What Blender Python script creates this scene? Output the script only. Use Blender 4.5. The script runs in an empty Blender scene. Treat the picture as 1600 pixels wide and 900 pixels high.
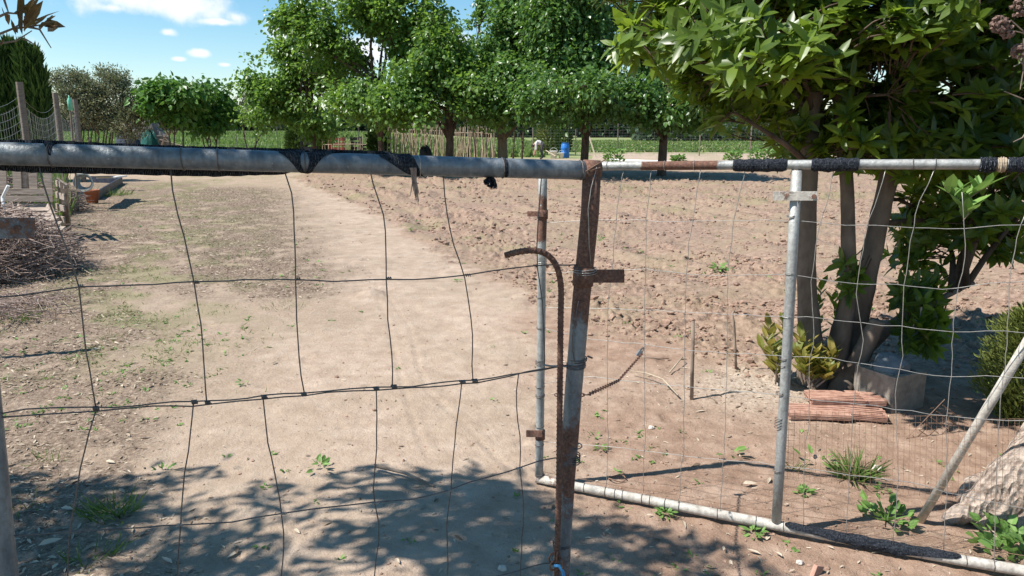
import bpy, bmesh, math, random
import numpy as np
from mathutils import Vector, Matrix
random.seed(7); rng = np.random.default_rng(7)
sc = bpy.context.scene
C = sc.collection

# ------------------------------------------------------------------ camera
F = 1155.0; HOR = 205.0; CH = 1.6
PITCH = math.atan((450 - HOR) / F)
cam_d = bpy.data.cameras.new('camera'); cam = bpy.data.objects.new('camera', cam_d); C.objects.link(cam)
cam.location = (0, 0, CH); cam.rotation_euler = (math.pi / 2 - PITCH, 0, 0)
cam_d.sensor_width = 36; cam_d.lens = 36 * F / 1600; cam_d.clip_start = 0.05; cam_d.clip_end = 3000
sc.camera = cam
CP, SP = math.cos(PITCH), math.sin(PITCH)
def ray(px, py):
    x = (px - 800) / F; y = -(py - 450) / F
    return Vector((x, CP + y * SP, -SP + y * CP))
def G(px, py, z=0.0):                       # pixel of the survey photo -> point on the ground
    d = ray(px, py); t = (z - CH) / d.z
    return Vector((d.x * t, d.y * t, z))
def W(px, py, Y):                           # pixel -> point at a known distance Y
    d = ray(px, py); t = Y / d.y
    return Vector((d.x * t, Y, CH + d.z * t))
class Plane:                                # upright plane through two ground points
    def __init__(s, a, b):
        s.a = Vector((a.x, a.y, 0)); d = Vector((b.x - a.x, b.y - a.y, 0)).normalized()
        s.d = d; s.n = Vector((-d.y, d.x, 0))
    def at(s, px, py, off=0.0):
        r = ray(px, py); o = Vector((0, 0, CH)); t = ((s.a + s.n * off) - o).dot(s.n) / r.dot(s.n)
        return o + r * t

# ------------------------------------------------------------------ sun and sky
SH = Vector((1.00, 0.25, 0)) / 1.43          # ground offset of a shadow per metre of height
SUN_EL = math.atan(1 / SH.length)
sun_from = Vector((-SH.x, -SH.y, 1)).normalized()
sun_d = bpy.data.lights.new('sun', 'SUN'); sun_d.energy = 5.0; sun_d.angle = math.radians(0.53)
sun_d.color = (1.0, 0.955, 0.89)
sun = bpy.data.objects.new('sun', sun_d); C.objects.link(sun)
sun.rotation_euler = sun_from.to_track_quat('Z', 'Y').to_euler()
AZ = math.atan2(sun_from.x, sun_from.y)      # clockwise from +Y
sc.view_settings.view_transform = 'Standard'; sc.view_settings.look = 'None'
sc.view_settings.exposure = 0.66; sc.view_settings.gamma = 1.0

w = bpy.data.worlds.new('World'); sc.world = w; w.use_nodes = True
nt = w.node_tree; nt.nodes.clear()
def N(nt, typ, **kw):
    n = nt.nodes.new(typ)
    for k, v in kw.items():
        if k.startswith('i_'):
            key = k[2:]; key = int(key) if key.isdigit() else key
            n.inputs[key].default_value = v
        else: setattr(n, k, v)
    return n
out = N(nt, 'ShaderNodeOutputWorld'); bg = N(nt, 'ShaderNodeBackground'); bg.inputs[1].default_value = 0.10
sky = N(nt, 'ShaderNodeTexSky', sky_type='NISHITA', sun_disc=False, sun_elevation=SUN_EL, sun_rotation=AZ,
        air_density=1.0, dust_density=0.15, ozone_density=2.4, altitude=0)
tc = N(nt, 'ShaderNodeTexCoord')
nz = N(nt, 'ShaderNodeTexNoise', noise_dimensions='3D'); nz.inputs['Scale'].default_value = 14; nz.inputs['Detail'].default_value = 7
nz.inputs['Roughness'].default_value = 0.6
nt.links.new(tc.outputs['Generated'], nz.inputs['Vector'])
def wm(op, a, b=None, c=None):
    n = N(nt, 'ShaderNodeMath', operation=op)
    for i, v in enumerate((a, b, c)):
        if v is None: continue
        if isinstance(v, (int, float)): n.inputs[i].default_value = v
        else: nt.links.new(v, n.inputs[i])
    return n.outputs[0]
clouds = [(215, 2, 85, 27), (290, 8, 75, 27), (175, 12, 40, 10), (372, 28, 26, 14), (345, 34, 45, 7), (262, 50, 14, 7),
          (313, 83, 15, 7), (352, 101, 10, 4), (277, 92, 10, 4), (438, 50, 38, 26), (480, 80, 70, 26), (560, 80, 60, 26),
          (700, 62, 38, 18), (930, 110, 60, 10), (1120, 195, 60, 8), (600, -20, 120, 25), (-300, 60, 150, 25), (1900, 40, 200, 40)]
tot = None
for (px, py, rx, ry) in clouds:
    d = ray(px, py).normalized()
    sub = N(nt, 'ShaderNodeVectorMath', operation='SUBTRACT'); nt.links.new(tc.outputs['Generated'], sub.inputs[0]); sub.inputs[1].default_value = d
    # only x and z matter near the view axis; y keeps the far side of the sky clear
    mul = N(nt, 'ShaderNodeVectorMath', operation='MULTIPLY'); nt.links.new(sub.outputs[0], mul.inputs[0])
    mul.inputs[1].default_value = (F / rx * 0.95, 1.0, F / ry * 0.95)
    ln = N(nt, 'ShaderNodeVectorMath', operation='LENGTH'); nt.links.new(mul.outputs[0], ln.inputs[0])
    v = wm('SUBTRACT', 1.0, ln.outputs['Value'])
    tot = v if tot is None else wm('SMOOTH_MAX', tot, v, 0.25)
dens = wm('ADD', tot, wm('MULTIPLY', wm('SUBTRACT', nz.outputs[0], 0.5), 2.6))
mr = N(nt, 'ShaderNodeMapRange', interpolation_type='SMOOTHSTEP'); nt.links.new(dens, mr.inputs[0])
mr.inputs[1].default_value = 0.0; mr.inputs[2].default_value = 0.8
mix = N(nt, 'ShaderNodeMix', data_type='RGBA'); nt.links.new(mr.outputs[0], mix.inputs[0])
hs = N(nt, 'ShaderNodeHueSaturation'); hs.inputs['Hue'].default_value = 0.488; hs.inputs['Saturation'].default_value = 1.25; hs.inputs['Value'].default_value = 0.98
nt.links.new(sky.outputs[0], hs.inputs['Color'])
nt.links.new(hs.outputs[0], mix.inputs[6]); mix.inputs[7].default_value = (6.6, 6.9, 7.4, 1)
nt.links.new(mix.outputs[2], bg.inputs[0]); nt.links.new(bg.outputs[0], out.inputs[0])

# ------------------------------------------------------------------ materials
def newmat(name):
    m = bpy.data.materials.new(name); m.use_nodes = True; nt = m.node_tree; nt.nodes.clear()
    o = N(nt, 'ShaderNodeOutputMaterial'); b = N(nt, 'ShaderNodeBsdfPrincipled')
    nt.links.new(b.outputs[0], o.inputs[0]); return m, nt, b, o
def math_n(nt, op, a, b=None, clamp=False):
    n = N(nt, 'ShaderNodeMath', operation=op, use_clamp=clamp)
    for i, v in enumerate((a, b)):
        if v is None: continue
        if isinstance(v, (int, float)): n.inputs[i].default_value = v
        else: nt.links.new(v, n.inputs[i])
    return n.outputs[0]
def noise(nt, scale, detail=4, rough=0.55, stretch=None, coord='Object', dist=0.0):
    t = N(nt, 'ShaderNodeTexCoord'); n = N(nt, 'ShaderNodeTexNoise')
    n.inputs['Scale'].default_value = scale; n.inputs['Detail'].default_value = detail
    n.inputs['Roughness'].default_value = rough; n.inputs['Distortion'].default_value = dist
    if stretch:
        mp = N(nt, 'ShaderNodeMapping'); mp.inputs['Scale'].default_value = stretch
        nt.links.new(t.outputs[coord], mp.inputs[0]); nt.links.new(mp.outputs[0], n.inputs['Vector'])
    else: nt.links.new(t.outputs[coord], n.inputs['Vector'])
    return n.outputs[0]
def ramp(nt, fac, stops):
    r = N(nt, 'ShaderNodeValToRGB'); nt.links.new(fac, r.inputs[0]); e = r.color_ramp.elements
    while len(e) > 1: e.remove(e[-1])
    e[0].position = stops[0][0]; e[0].color = (*stops[0][1], 1)
    for p, c in stops[1:]:
        q = e.new(p); q.color = (*c, 1)
    return r.outputs[0]
def mixc(nt, fac, a, b, blend='MIX'):
    n = N(nt, 'ShaderNodeMix', data_type='RGBA', blend_type=blend)
    for i, v in ((0, fac), (6, a), (7, b)):
        if isinstance(v, (int, float)): n.inputs[i].default_value = v
        elif isinstance(v, tuple): n.inputs[i].default_value = (*v, 1)
        else: nt.links.new(v, n.inputs[i])
    return n.outputs[2]
def attr(nt, name):
    return N(nt, 'ShaderNodeAttribute', attribute_name=name).outputs['Fac']
def bump(nt, b, h, strength=0.4, dist=0.01):
    n = N(nt, 'ShaderNodeBump'); n.inputs['Strength'].default_value = strength; n.inputs['Distance'].default_value = dist
    nt.links.new(h, n.inputs['Height']); nt.links.new(n.outputs[0], b.inputs['Normal'])
def simple(name, c1, c2, scale=20, rough=0.8, metal=0.0, bs=0.3, bd=0.004, stretch=None, spec=0.3):
    m, nt, b, o = newmat(name)
    f = noise(nt, scale, 5, 0.6, stretch)
    col = ramp(nt, f, [(0.3, c1), (0.7, c2)])
    nt.links.new(col, b.inputs['Base Color']); b.inputs['Roughness'].default_value = rough
    b.inputs['Metallic'].default_value = metal; b.inputs['Specular IOR Level'].default_value = spec
    bump(nt, b, f, bs, bd); return m
def metal_mat(name, base1, base2, rust_bias=0.0, rough=0.42, metal=0.6):
    # worn galvanised tube; attribute 'v' tells how rusty the tube is at that point
    m, nt, b, o = newmat(name)
    big = noise(nt, 14, 6, 0.65); fine = noise(nt, 120, 4, 0.6); st = noise(nt, 30, 4, 0.6, (1, 1, 0.2))
    zinc = mixc(nt, ramp(nt, st, [(0.35, (0, 0, 0)), (0.65, (1, 1, 1))]), base1, base2)
    zinc = mixc(nt, math_n(nt, 'MULTIPLY', math_n(nt, 'GREATER_THAN', fine, 0.7), .5), zinc, (0.7, 0.71, 0.7))
    rustc = ramp(nt, fine, [(0.3, (0.075, 0.036, 0.026)), (0.52, (0.16, 0.075, 0.050)), (0.75, (0.29, 0.155, 0.10))])
    k = math_n(nt, 'ADD', attr(nt, 'v'), rust_bias)
    k = math_n(nt, 'ADD', k, math_n(nt, 'MULTIPLY', math_n(nt, 'SUBTRACT', big, 0.5), 1.5))
    k = math_n(nt, 'ADD', k, math_n(nt, 'MULTIPLY', math_n(nt, 'SUBTRACT', fine, 0.5), 0.5))
    mr = N(nt, 'ShaderNodeMapRange'); nt.links.new(k, mr.inputs[0]); mr.inputs[1].default_value = 0.43; mr.inputs[2].default_value = 0.60
    nt.links.new(mixc(nt, mr.outputs[0], zinc, rustc), b.inputs['Base Color'])
    nt.links.new(math_n(nt, 'SUBTRACT', metal, math_n(nt, 'MULTIPLY', mr.outputs[0], metal)), b.inputs['Metallic'])
    nt.links.new(math_n(nt, 'ADD', rough, math_n(nt, 'MULTIPLY', mr.outputs[0], 0.4)), b.inputs['Roughness'])
    dirt = ramp(nt, noise(nt, 55, 6, 0.7), [(0.45, (0, 0, 0)), (0.62, (1, 1, 1))])
    base_in = b.inputs['Base Color'].links[0].from_socket; nt.links.new(mixc(nt, math_n(nt, 'MULTIPLY', dirt, .35), base_in, (0.10, 0.085, 0.07)), b.inputs['Base Color'])
    bump(nt, b, math_n(nt, 'ADD', math_n(nt, 'ADD', fine, big), math_n(nt, 'MULTIPLY', mr.outputs[0], 0.8)), 0.55, 0.003)
    return m
def leaf_mat(name, dark, light, trans=(0.25, 0.5, 0.05), tw=0.35, rough=0.45, spec=0.4, odd=None, oddp=0.9):
    m, nt, b, o = newmat(name)
    v = attr(nt, 'v')
    stops = [(0.0, dark), (0.85, light)]
    if odd: stops += [(oddp, light), (min(oddp + 0.03, 0.99), odd)]
    col = ramp(nt, v, stops)
    nt.links.new(col, b.inputs['Base Color']); b.inputs['Roughness'].default_value = rough
    b.inputs['Specular IOR Level'].default_value = spec
    tr = N(nt, 'ShaderNodeBsdfTranslucent')
    tcol = mixc(nt, 0.5, col, trans); nt.links.new(tcol, tr.inputs[0])
    ms = N(nt, 'ShaderNodeMixShader'); ms.inputs[0].default_value = tw
    nt.links.new(b.outputs[0], ms.inputs[1]); nt.links.new(tr.outputs[0], ms.inputs[2])
    nt.links.new(ms.outputs[0], o.inputs[0]); return m
M = {}
M['pipe_near'] = metal_mat('galvanised_pipe_blue_grey', (0.13, 0.155, 0.18), (0.26, 0.285, 0.30), 0.0, 0.5, 0.35)
M['pipe'] = metal_mat('galvanised_pipe_pale', (0.27, 0.28, 0.275), (0.43, 0.43, 0.41), 0.06, 0.55, 0.25)
M['pipe_white'] = metal_mat('whitewashed_pipe', (0.38, 0.345, 0.30), (0.56, 0.52, 0.46), 0.0, 0.6, 0.0)
M['rust'] = metal_mat('rusted_iron', (0.3, 0.3, 0.3), (0.4, 0.4, 0.4), 0.7, 0.5, 0.3)
M['wire_dark'] = simple('weathered_fence_wire', (0.10, 0.085, 0.08), (0.20, 0.18, 0.17), 60, 0.55, 0.5)
M['wire_light'] = simple('bright_fence_wire', (0.27, 0.26, 0.24), (0.44, 0.42, 0.39), 60, 0.45, 0.5)
M['wire_rust'] = simple('rusty_thin_wire', (0.16, 0.09, 0.06), (0.30, 0.19, 0.13), 60, 0.7, 0.2)
def net_mat():
    m, nt, b, o = newmat('black_shade_netting')
    wv = N(nt, 'ShaderNodeTexWave'); t = N(nt, 'ShaderNodeTexCoord'); nt.links.new(t.outputs['Object'], wv.inputs[0]); wv.inputs['Scale'].default_value = 90; wv.inputs['Distortion'].default_value = 3
    f = noise(nt, 160, 3)
    col = ramp(nt, math_n(nt, 'MULTIPLY', wv.outputs['Fac'], f), [(0.1, (0.007, 0.010, 0.015)), (0.35, (0.03, 0.036, 0.05)), (0.6, (0.16, 0.17, 0.19))])
    nt.links.new(col, b.inputs['Base Color']); b.inputs['Roughness'].default_value = 0.8; b.inputs['Specular IOR Level'].default_value = 0.12
    bump(nt, b, wv.outputs['Fac'], 0.9, 0.004); return m
M['net'] = net_mat()
M['wood'] = simple('weathered_grey_timber', (0.13, 0.10, 0.08), (0.28, 0.225, 0.18), 8, 0.85, 0, 0.4, 0.004, (1, 1, 9))
M['wood_board'] = simple('bleached_pallet_board', (0.22, 0.17, 0.135), (0.45, 0.37, 0.305), 5, 0.85, 0, 0.4, 0.004, (1, 6, 10))
M['stick'] = simple('dry_stick_bark', (0.13, 0.095, 0.075), (0.34, 0.27, 0.215), 14, 0.9)
M['twig_pile'] = None
M['cane'] = simple('dry_cane', (0.30, 0.23, 0.16), (0.50, 0.42, 0.31), 12, 0.7)
M['bark_grey'] = simple('smooth_grey_bark', (0.075, 0.055, 0.042), (0.215, 0.17, 0.135), 9, 0.9, 0, 0.7, 0.012, (1, 1, 0.45))
M['bark_brown'] = simple('rough_brown_bark', (0.05, 0.034, 0.025), (0.14, 0.10, 0.075), 12, 0.95, 0, 0.8, 0.02, (1, 1, 0.3))
M['bark_tan'] = simple('tan_bark', (0.16, 0.12, 0.08), (0.30, 0.24, 0.16), 12, 0.95, 0, 0.8, 0.02, (1, 1, 0.3))
M['terracotta'] = simple('terracotta_clay', (0.27, 0.135, 0.095), (0.50, 0.31, 0.235), 24, 0.9, 0, 0.6, 0.006)
M['pot'] = simple('terracotta_pot_clay', (0.30, 0.10, 0.05), (0.40, 0.15, 0.08), 14, 0.8)
M['concrete'] = simple('rough_concrete', (0.20, 0.17, 0.145), (0.34, 0.30, 0.25), 22, 0.95, 0, 0.5, 0.006)
M['stone'] = simple('grey_stone', (0.12, 0.135, 0.15), (0.22, 0.235, 0.25), 9, 0.9, 0, 0.6, 0.01)
M['stone_pale'] = simple('pale_pebble', (0.42, 0.36, 0.31), (0.62, 0.56, 0.50), 25, 0.9)
M['blue'] = simple('blue_plastic', (0.02, 0.13, 0.42), (0.03, 0.17, 0.50), 5, 0.4, 0, 0.05)
M['blue_tape'] = simple('blue_hose_plastic', (0.05, 0.24, 0.50), (0.09, 0.34, 0.62), 30, 0.35, 0, 0.1)
M['white'] = simple('white_plastic', (0.66, 0.65, 0.62), (0.8, 0.79, 0.76), 6, 0.5, 0, 0.05)
M['green_plastic'] = simple('green_bottle_plastic', (0.10, 0.42, 0.26), (0.22, 0.58, 0.40), 12, 0.3, 0, 0.05)
M['tarp'] = simple('dark_tarpaulin', (0.015, 0.02, 0.04), (0.06, 0.07, 0.10), 6, 0.5, 0, 0.6, 0.03)
M['tarp_green'] = simple('green_tarpaulin', (0.01, 0.07, 0.06), (0.02, 0.13, 0.11), 6, 0.5, 0, 0.6, 0.03)
M['compost'] = simple('grey_brush_heap', (0.07, 0.065, 0.06), (0.25, 0.23, 0.20), 10, 0.95, 0, 0.8, 0.05)
M['red_crate'] = simple('faded_red_plastic', (0.20, 0.04, 0.035), (0.30, 0.08, 0.06), 10, 0.6)
M['dark_plastic'] = simple('black_plastic', (0.012, 0.013, 0.014), (0.03, 0.03, 0.032), 10, 0.5)
M['grey_hose'] = simple('grey_hose_plastic', (0.25, 0.26, 0.24), (0.38, 0.39, 0.36), 10, 0.5)
M['shirt'] = simple('pale_grey_shirt', (0.42, 0.40, 0.40), (0.60, 0.58, 0.57), 6, 0.9)
M['trousers'] = simple('dark_trousers', (0.05, 0.05, 0.06), (0.09, 0.09, 0.10), 6, 0.9)
M['skin'] = simple('skin', (0.36, 0.20, 0.14), (0.42, 0.25, 0.18), 6, 0.6)
M['hair'] = simple('dark_hair', (0.02, 0.015, 0.012), (0.05, 0.04, 0.03), 30, 0.7)
M['litter'] = leaf_mat('dry_leaf_litter', (0.16, 0.115, 0.08), (0.56, 0.47, 0.36), (0.4, 0.3, 0.2), 0.1, 0.8, 0.1)
M['clod'] = None
def vary(name, dark, light, rough=0.95):
    m, nt, b, o = newmat(name)
    col = ramp(nt, attr(nt, 'v'), [(0.0, dark), (1.0, light)])
    nt.links.new(mixc(nt, 0.5, col, ramp(nt, noise(nt, 40, 4), [(0.3, dark), (0.7, light)])), b.inputs['Base Color'])
    b.inputs['Roughness'].default_value = rough; b.inputs['Specular IOR Level'].default_value = 0.15; return m
M['clod'] = vary('dry_soil_clod', (0.21, 0.132, 0.096), (0.38, 0.262, 0.198))
M['twig_pile'] = vary('bleached_twigs', (0.10, 0.055, 0.043), (0.52, 0.42, 0.36))
M['leaf_mulberry'] = leaf_mat('mulberry_leaf', (0.045, 0.11, 0.022), (0.16, 0.275, 0.055), (0.38, 0.62, 0.07), 0.42, 0.36, 0.5)
M['leaf_mulberry2'] = leaf_mat('mulberry_leaf_deep', (0.034, 0.09, 0.026), (0.12, 0.225, 0.055), (0.30, 0.55, 0.07), 0.38, 0.36, 0.5)
M['leaf_fig'] = leaf_mat('fig_leaf', (0.05, 0.13, 0.025), (0.12, 0.24, 0.045), (0.2, 0.42, 0.05), 0.3, 0.42, 0.45)
M['leaf_olive'] = leaf_mat('olive_grey_leaf', (0.11, 0.14, 0.07), (0.30, 0.31, 0.19), (0.2, 0.25, 0.1), 0.2, 0.6, 0.3, (0.34, 0.28, 0.16), 0.86)
M['leaf_cypress'] = leaf_mat('cypress_foliage', (0.02, 0.055, 0.014), (0.10, 0.16, 0.035), (0.08, 0.16, 0.03), 0.12, 0.7, 0.2)
M['leaf_thuja'] = leaf_mat('thuja_foliage', (0.07, 0.10, 0.025), (0.22, 0.25, 0.06), (0.2, 0.26, 0.05), 0.2, 0.7, 0.2)
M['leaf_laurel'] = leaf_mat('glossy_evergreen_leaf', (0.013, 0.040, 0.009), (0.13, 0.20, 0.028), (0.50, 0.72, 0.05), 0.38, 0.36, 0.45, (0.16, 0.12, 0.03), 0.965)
M['leaf_shoot'] = leaf_mat('young_shoot_leaf', (0.12, 0.17, 0.03), (0.30, 0.24, 0.06), (0.5, 0.45, 0.08), 0.35, 0.45, 0.4)
M['leaf_weed'] = leaf_mat('weed_leaf', (0.08, 0.17, 0.035), (0.20, 0.34, 0.09), (0.25, 0.42, 0.08), 0.3, 0.5, 0.3)
M['leaf_red'] = leaf_mat('reddish_old_leaf', (0.10, 0.065, 0.03), (0.24, 0.15, 0.05), (0.35, 0.2, 0.05), 0.25, 0.5, 0.3)
M['grass'] = leaf_mat('grass_blade', (0.05, 0.10, 0.02), (0.16, 0.24, 0.055), (0.25, 0.36, 0.08), 0.3, 0.6, 0.2, (0.34, 0.30, 0.17), 0.88)
M['crop'] = leaf_mat('field_crop_blade', (0.10, 0.15, 0.04), (0.21, 0.28, 0.085), (0.25, 0.4, 0.08), 0.3, 0.6, 0.2)
M['far_wood'] = leaf_mat('distant_wood_leaf', (0.030, 0.055, 0.035), (0.065, 0.10, 0.055), (0.1, 0.18, 0.08), 0.15, 0.8, 0.1)
M['dry_flower'] = simple('dried_flower_head', (0.12, 0.075, 0.06), (0.26, 0.17, 0.14), 60, 0.95)

# ------------------------------------------------------------------ mesh helpers
class MB:
    def __init__(s): s.V = []; s.T = []; s.Vv = []; s.n = 0
    def add(s, V, T, v=0.5):
        V = np.asarray(V, float).reshape(-1, 3); T = np.asarray(T, int).reshape(-1, 3)
        s.V.append(V); s.T.append(T + s.n); s.n += len(V)
        s.Vv.append(np.full(len(V), v) if np.isscalar(v) else np.asarray(v, float))
        return s
    def tube(s, pts, r, sides=6, v=0.5, cap=True, squash=None):
        P = np.array([tuple(p) for p in pts], float); n = len(P)
        R = np.full(n, r) if np.isscalar(r) else np.array(r, float)
        vv = np.full(n, v) if np.isscalar(v) else np.array(v, float)
        T = np.zeros_like(P); T[1:-1] = P[2:] - P[:-2]; T[0] = P[1] - P[0]; T[-1] = P[-1] - P[-2]
        T /= np.maximum(np.linalg.norm(T, axis=1, keepdims=True), 1e-9)
        a = np.array([0, 0, 1.0]) if abs(T[0][2]) < 0.9 else np.array([1.0, 0, 0])
        u = np.cross(T[0], a); u /= np.linalg.norm(u)
        ang = np.arange(sides) / sides * 2 * math.pi; ca, sa = np.cos(ang), np.sin(ang)
        rings = []
        for i in range(n):
            u = u - T[i] * np.dot(u, T[i]); nu = np.linalg.norm(u); u = u / nu if nu > 1e-6 else u
            b = np.cross(T[i], u)
            rings.append(P[i] + R[i] * (ca[:, None] * u + sa[:, None] * b))
        V = np.concatenate(rings); Vv = np.repeat(vv, sides)
        F_ = []
        for i in range(n - 1):
            for j in range(sides):
                a0 = i * sides + j; a1 = i * sides + (j + 1) % sides; b0 = a0 + sides; b1 = a1 + sides
                F_ += [(a0, a1, b1), (a0, b1, b0)]
        if cap:
            for j in range(1, sides - 1):
                F_.append((0, j + 1, j)); o = (n - 1) * sides; F_.append((o, o + j, o + j + 1))
        return s.add(V, F_, Vv)
    def box(s, c, size, M3=None, v=0.5, taper=1.0, jit=0.0):
        x, y, z = [k / 2 for k in size]
        V = np.array([(-x, -y, -z), (x, -y, -z), (x, y, -z), (-x, y, -z), (-x * taper, -y * taper, z), (x * taper, -y * taper, z), (x * taper, y * taper, z), (-x * taper, y * taper, z)])
        if jit: V = V + rng.normal(0, jit, V.shape)
        if M3 is not None: V = V @ np.array(M3.to_3x3()).T
        V = V + np.array(tuple(c))
        q = [(0, 3, 2, 1), (4, 5, 6, 7), (0, 1, 5, 4), (1, 2, 6, 5), (2, 3, 7, 6), (3, 0, 4, 7)]
        return s.add(V, [t for a, b, c_, d in q for t in ((a, b, c_), (a, c_, d))], v)
    def bar(s, a, b, wd, th, up=Vector((0, 0, 1)), v=0.5, jit=0.0):      # flat board from a to b
        a = Vector(a); b = Vector(b); d = b - a; L = d.length; X = d.normalized(); Y = up.cross(X).normalized(); Z = X.cross(Y)
        m = Matrix((X, Y, Z)).transposed()
        return s.box((a + b) / 2, (L, th, wd), m, v, jit=jit)
    def build(s, name, mat, parent=None, smooth=False):
        V = np.concatenate(s.V); T = np.concatenate(s.T); vv = np.concatenate(s.Vv)
        return arr_obj(name, V, T, vv, mat, parent, smooth)
def arr_mesh(name, V, T, vv, mat, smooth=False):
    me = bpy.data.meshes.new(name)
    me.vertices.add(len(V)); me.vertices.foreach_set('co', np.ascontiguousarray(V, np.float32).ravel())
    k = T.shape[1]
    me.loops.add(T.size); me.loops.foreach_set('vertex_index', np.ascontiguousarray(T, np.int32).ravel())
    me.polygons.add(len(T)); me.polygons.foreach_set('loop_start', np.arange(0, T.size, k, dtype=np.int32))
    if smooth: me.polygons.foreach_set('use_smooth', np.ones(len(T), bool))
    else: me.polygons.foreach_set('use_smooth', np.zeros(len(T), bool))
    me.update(calc_edges=True)
    a = me.attributes.new('v', 'FLOAT', 'POINT'); a.data.foreach_set('value', np.ascontiguousarray(vv, np.float32))
    if mat: me.materials.append(mat)
    return me
def arr_obj(name, V, T, vv, mat, parent=None, smooth=False):
    o = bpy.data.objects.new(name, arr_mesh(name, V, T, vv, mat, smooth)); C.objects.link(o)
    if parent is not None:
        o.parent = parent; o.matrix_parent_inverse = Matrix.Translation(-Vector(parent_world(parent)))
    return o
def parent_world(p):
    v = Vector(p.location)
    while p.parent is not None:
        # meshes under an empty sit at world origin through the inverse; only empties carry an offset
        return (0, 0, 0) if p.type == 'MESH' else v
    return v if p.type == 'EMPTY' else (0, 0, 0)
def thing(name, label, cat, loc=(0, 0, 0), group=None):
    o = bpy.data.objects.new(name, None); C.objects.link(o); o.location = loc; o.empty_display_size = 0.1
    o['label'] = label; o['category'] = cat
    if group: o['group'] = group
    return o
def tag(o, label, cat, group=None, kind=None):
    if label: o['label'] = label
    if cat: o['category'] = cat
    if group: o['group'] = group
    if kind: o['kind'] = kind
    return o
def rand_unit(n):
    v = rng.normal(size=(n, 3)); return v / np.linalg.norm(v, axis=1, keepdims=True)
# leaf templates: x = length, y = width, z = up
def tmpl_small():  return np.array([(0, 0, 0), (0.45, 0.32, 0.06), (1, 0, -0.05), (0.45, -0.32, 0.06)]), np.array([(0, 2, 1), (0, 3, 2)])
def tmpl_lance(wd=0.16, droop=0.14):
    V = [(0, 0, 0), (0.3, wd, 0.05), (0.3, 0, 0.0), (0.3, -wd, 0.05), (0.68, wd * 0.85, 0.02 - droop * 0.4), (0.68, 0, -droop * 0.45), (0.68, -wd * 0.85, 0.02 - droop * 0.4), (1, 0, -droop)]
    T = [(0, 2, 1), (0, 3, 2), (1, 2, 5), (1, 5, 4), (2, 3, 6), (2, 6, 5), (4, 5, 7), (5, 6, 7)]
    return np.array(V), np.array(T)
def tmpl_heart():
    V = [(0, 0, 0), (0.1, 0.34, 0.05), (0.55, 0.36, 0.06), (1, 0, -0.12), (0.55, -0.36, 0.06), (0.1, -0.34, 0.05)]
    return np.array(V), np.array([(0, 3, 2), (0, 2, 1), (0, 4, 3), (0, 5, 4)])
def tmpl_blade(wd=0.03, bend=0.35):
    V = [(0, wd, 0), (0, -wd, 0), (0.5, wd * .8, bend * 0.25), (0.5, -wd * .8, bend * 0.25), (1, 0, bend * 0.2 - 0.1)]
    return np.array(V), np.array([(0, 1, 3), (0, 3, 2), (2, 3, 4)])
def place(tm, pos, X, Nn, size, v=None, wscale=1.0):
    V0, T0 = tm; n = len(pos); k = len(V0)
    X = X / np.linalg.norm(X, axis=1, keepdims=True)
    Y = np.cross(Nn, X); Y /= np.maximum(np.linalg.norm(Y, axis=1, keepdims=True), 1e-6); Z = np.cross(X, Y)
    s = np.asarray(size).reshape(-1, 1, 1) if not np.isscalar(size) else size
    V = pos[:, None, :] + s * (V0[None, :, 0:1] * X[:, None, :] + V0[None, :, 1:2] * wscale * Y[:, None, :] + V0[None, :, 2:3] * Z[:, None, :])
    T = (T0[None] + (np.arange(n) * k)[:, None, None]).reshape(-1, 3)
    if v is None: v = rng.random(n)
    return V.reshape(-1, 3), T, np.repeat(v, k)

# value noise
def vn(x, y, sc_, seed=0):
    x = x * sc_ + seed * 17.3; y = y * sc_ - seed * 9.7
    xi = np.floor(x).astype(np.int64); yi = np.floor(y).astype(np.int64); fx = x - xi; fy = y - yi
    fx = fx * fx * (3 - 2 * fx); fy = fy * fy * (3 - 2 * fy)
    def h(a, b):
        n = (a * 374761393 + b * 668265263 + seed * 974634777) & 0xffffffff
        n = ((n ^ (n >> 13)) * 1274126177) & 0xffffffff
        return ((n ^ (n >> 16)) & 0xffff) / 65535.0
    return (h(xi, yi) * (1 - fx) + h(xi + 1, yi) * fx) * (1 - fy) + (h(xi, yi + 1) * (1 - fx) + h(xi + 1, yi + 1) * fx) * fy
def fbm(x, y, sc_, seed=0, octv=4):
    r = 0; a = 0.5
    for i in range(octv): r = r + a * vn(x, y, sc_ * 2 ** i, seed + i); a *= 0.5
    return r
def sstep(a, b, x):
    t = np.clip((x - a) / (b - a), 0, 1); return t * t * (3 - 2 * t)

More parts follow.
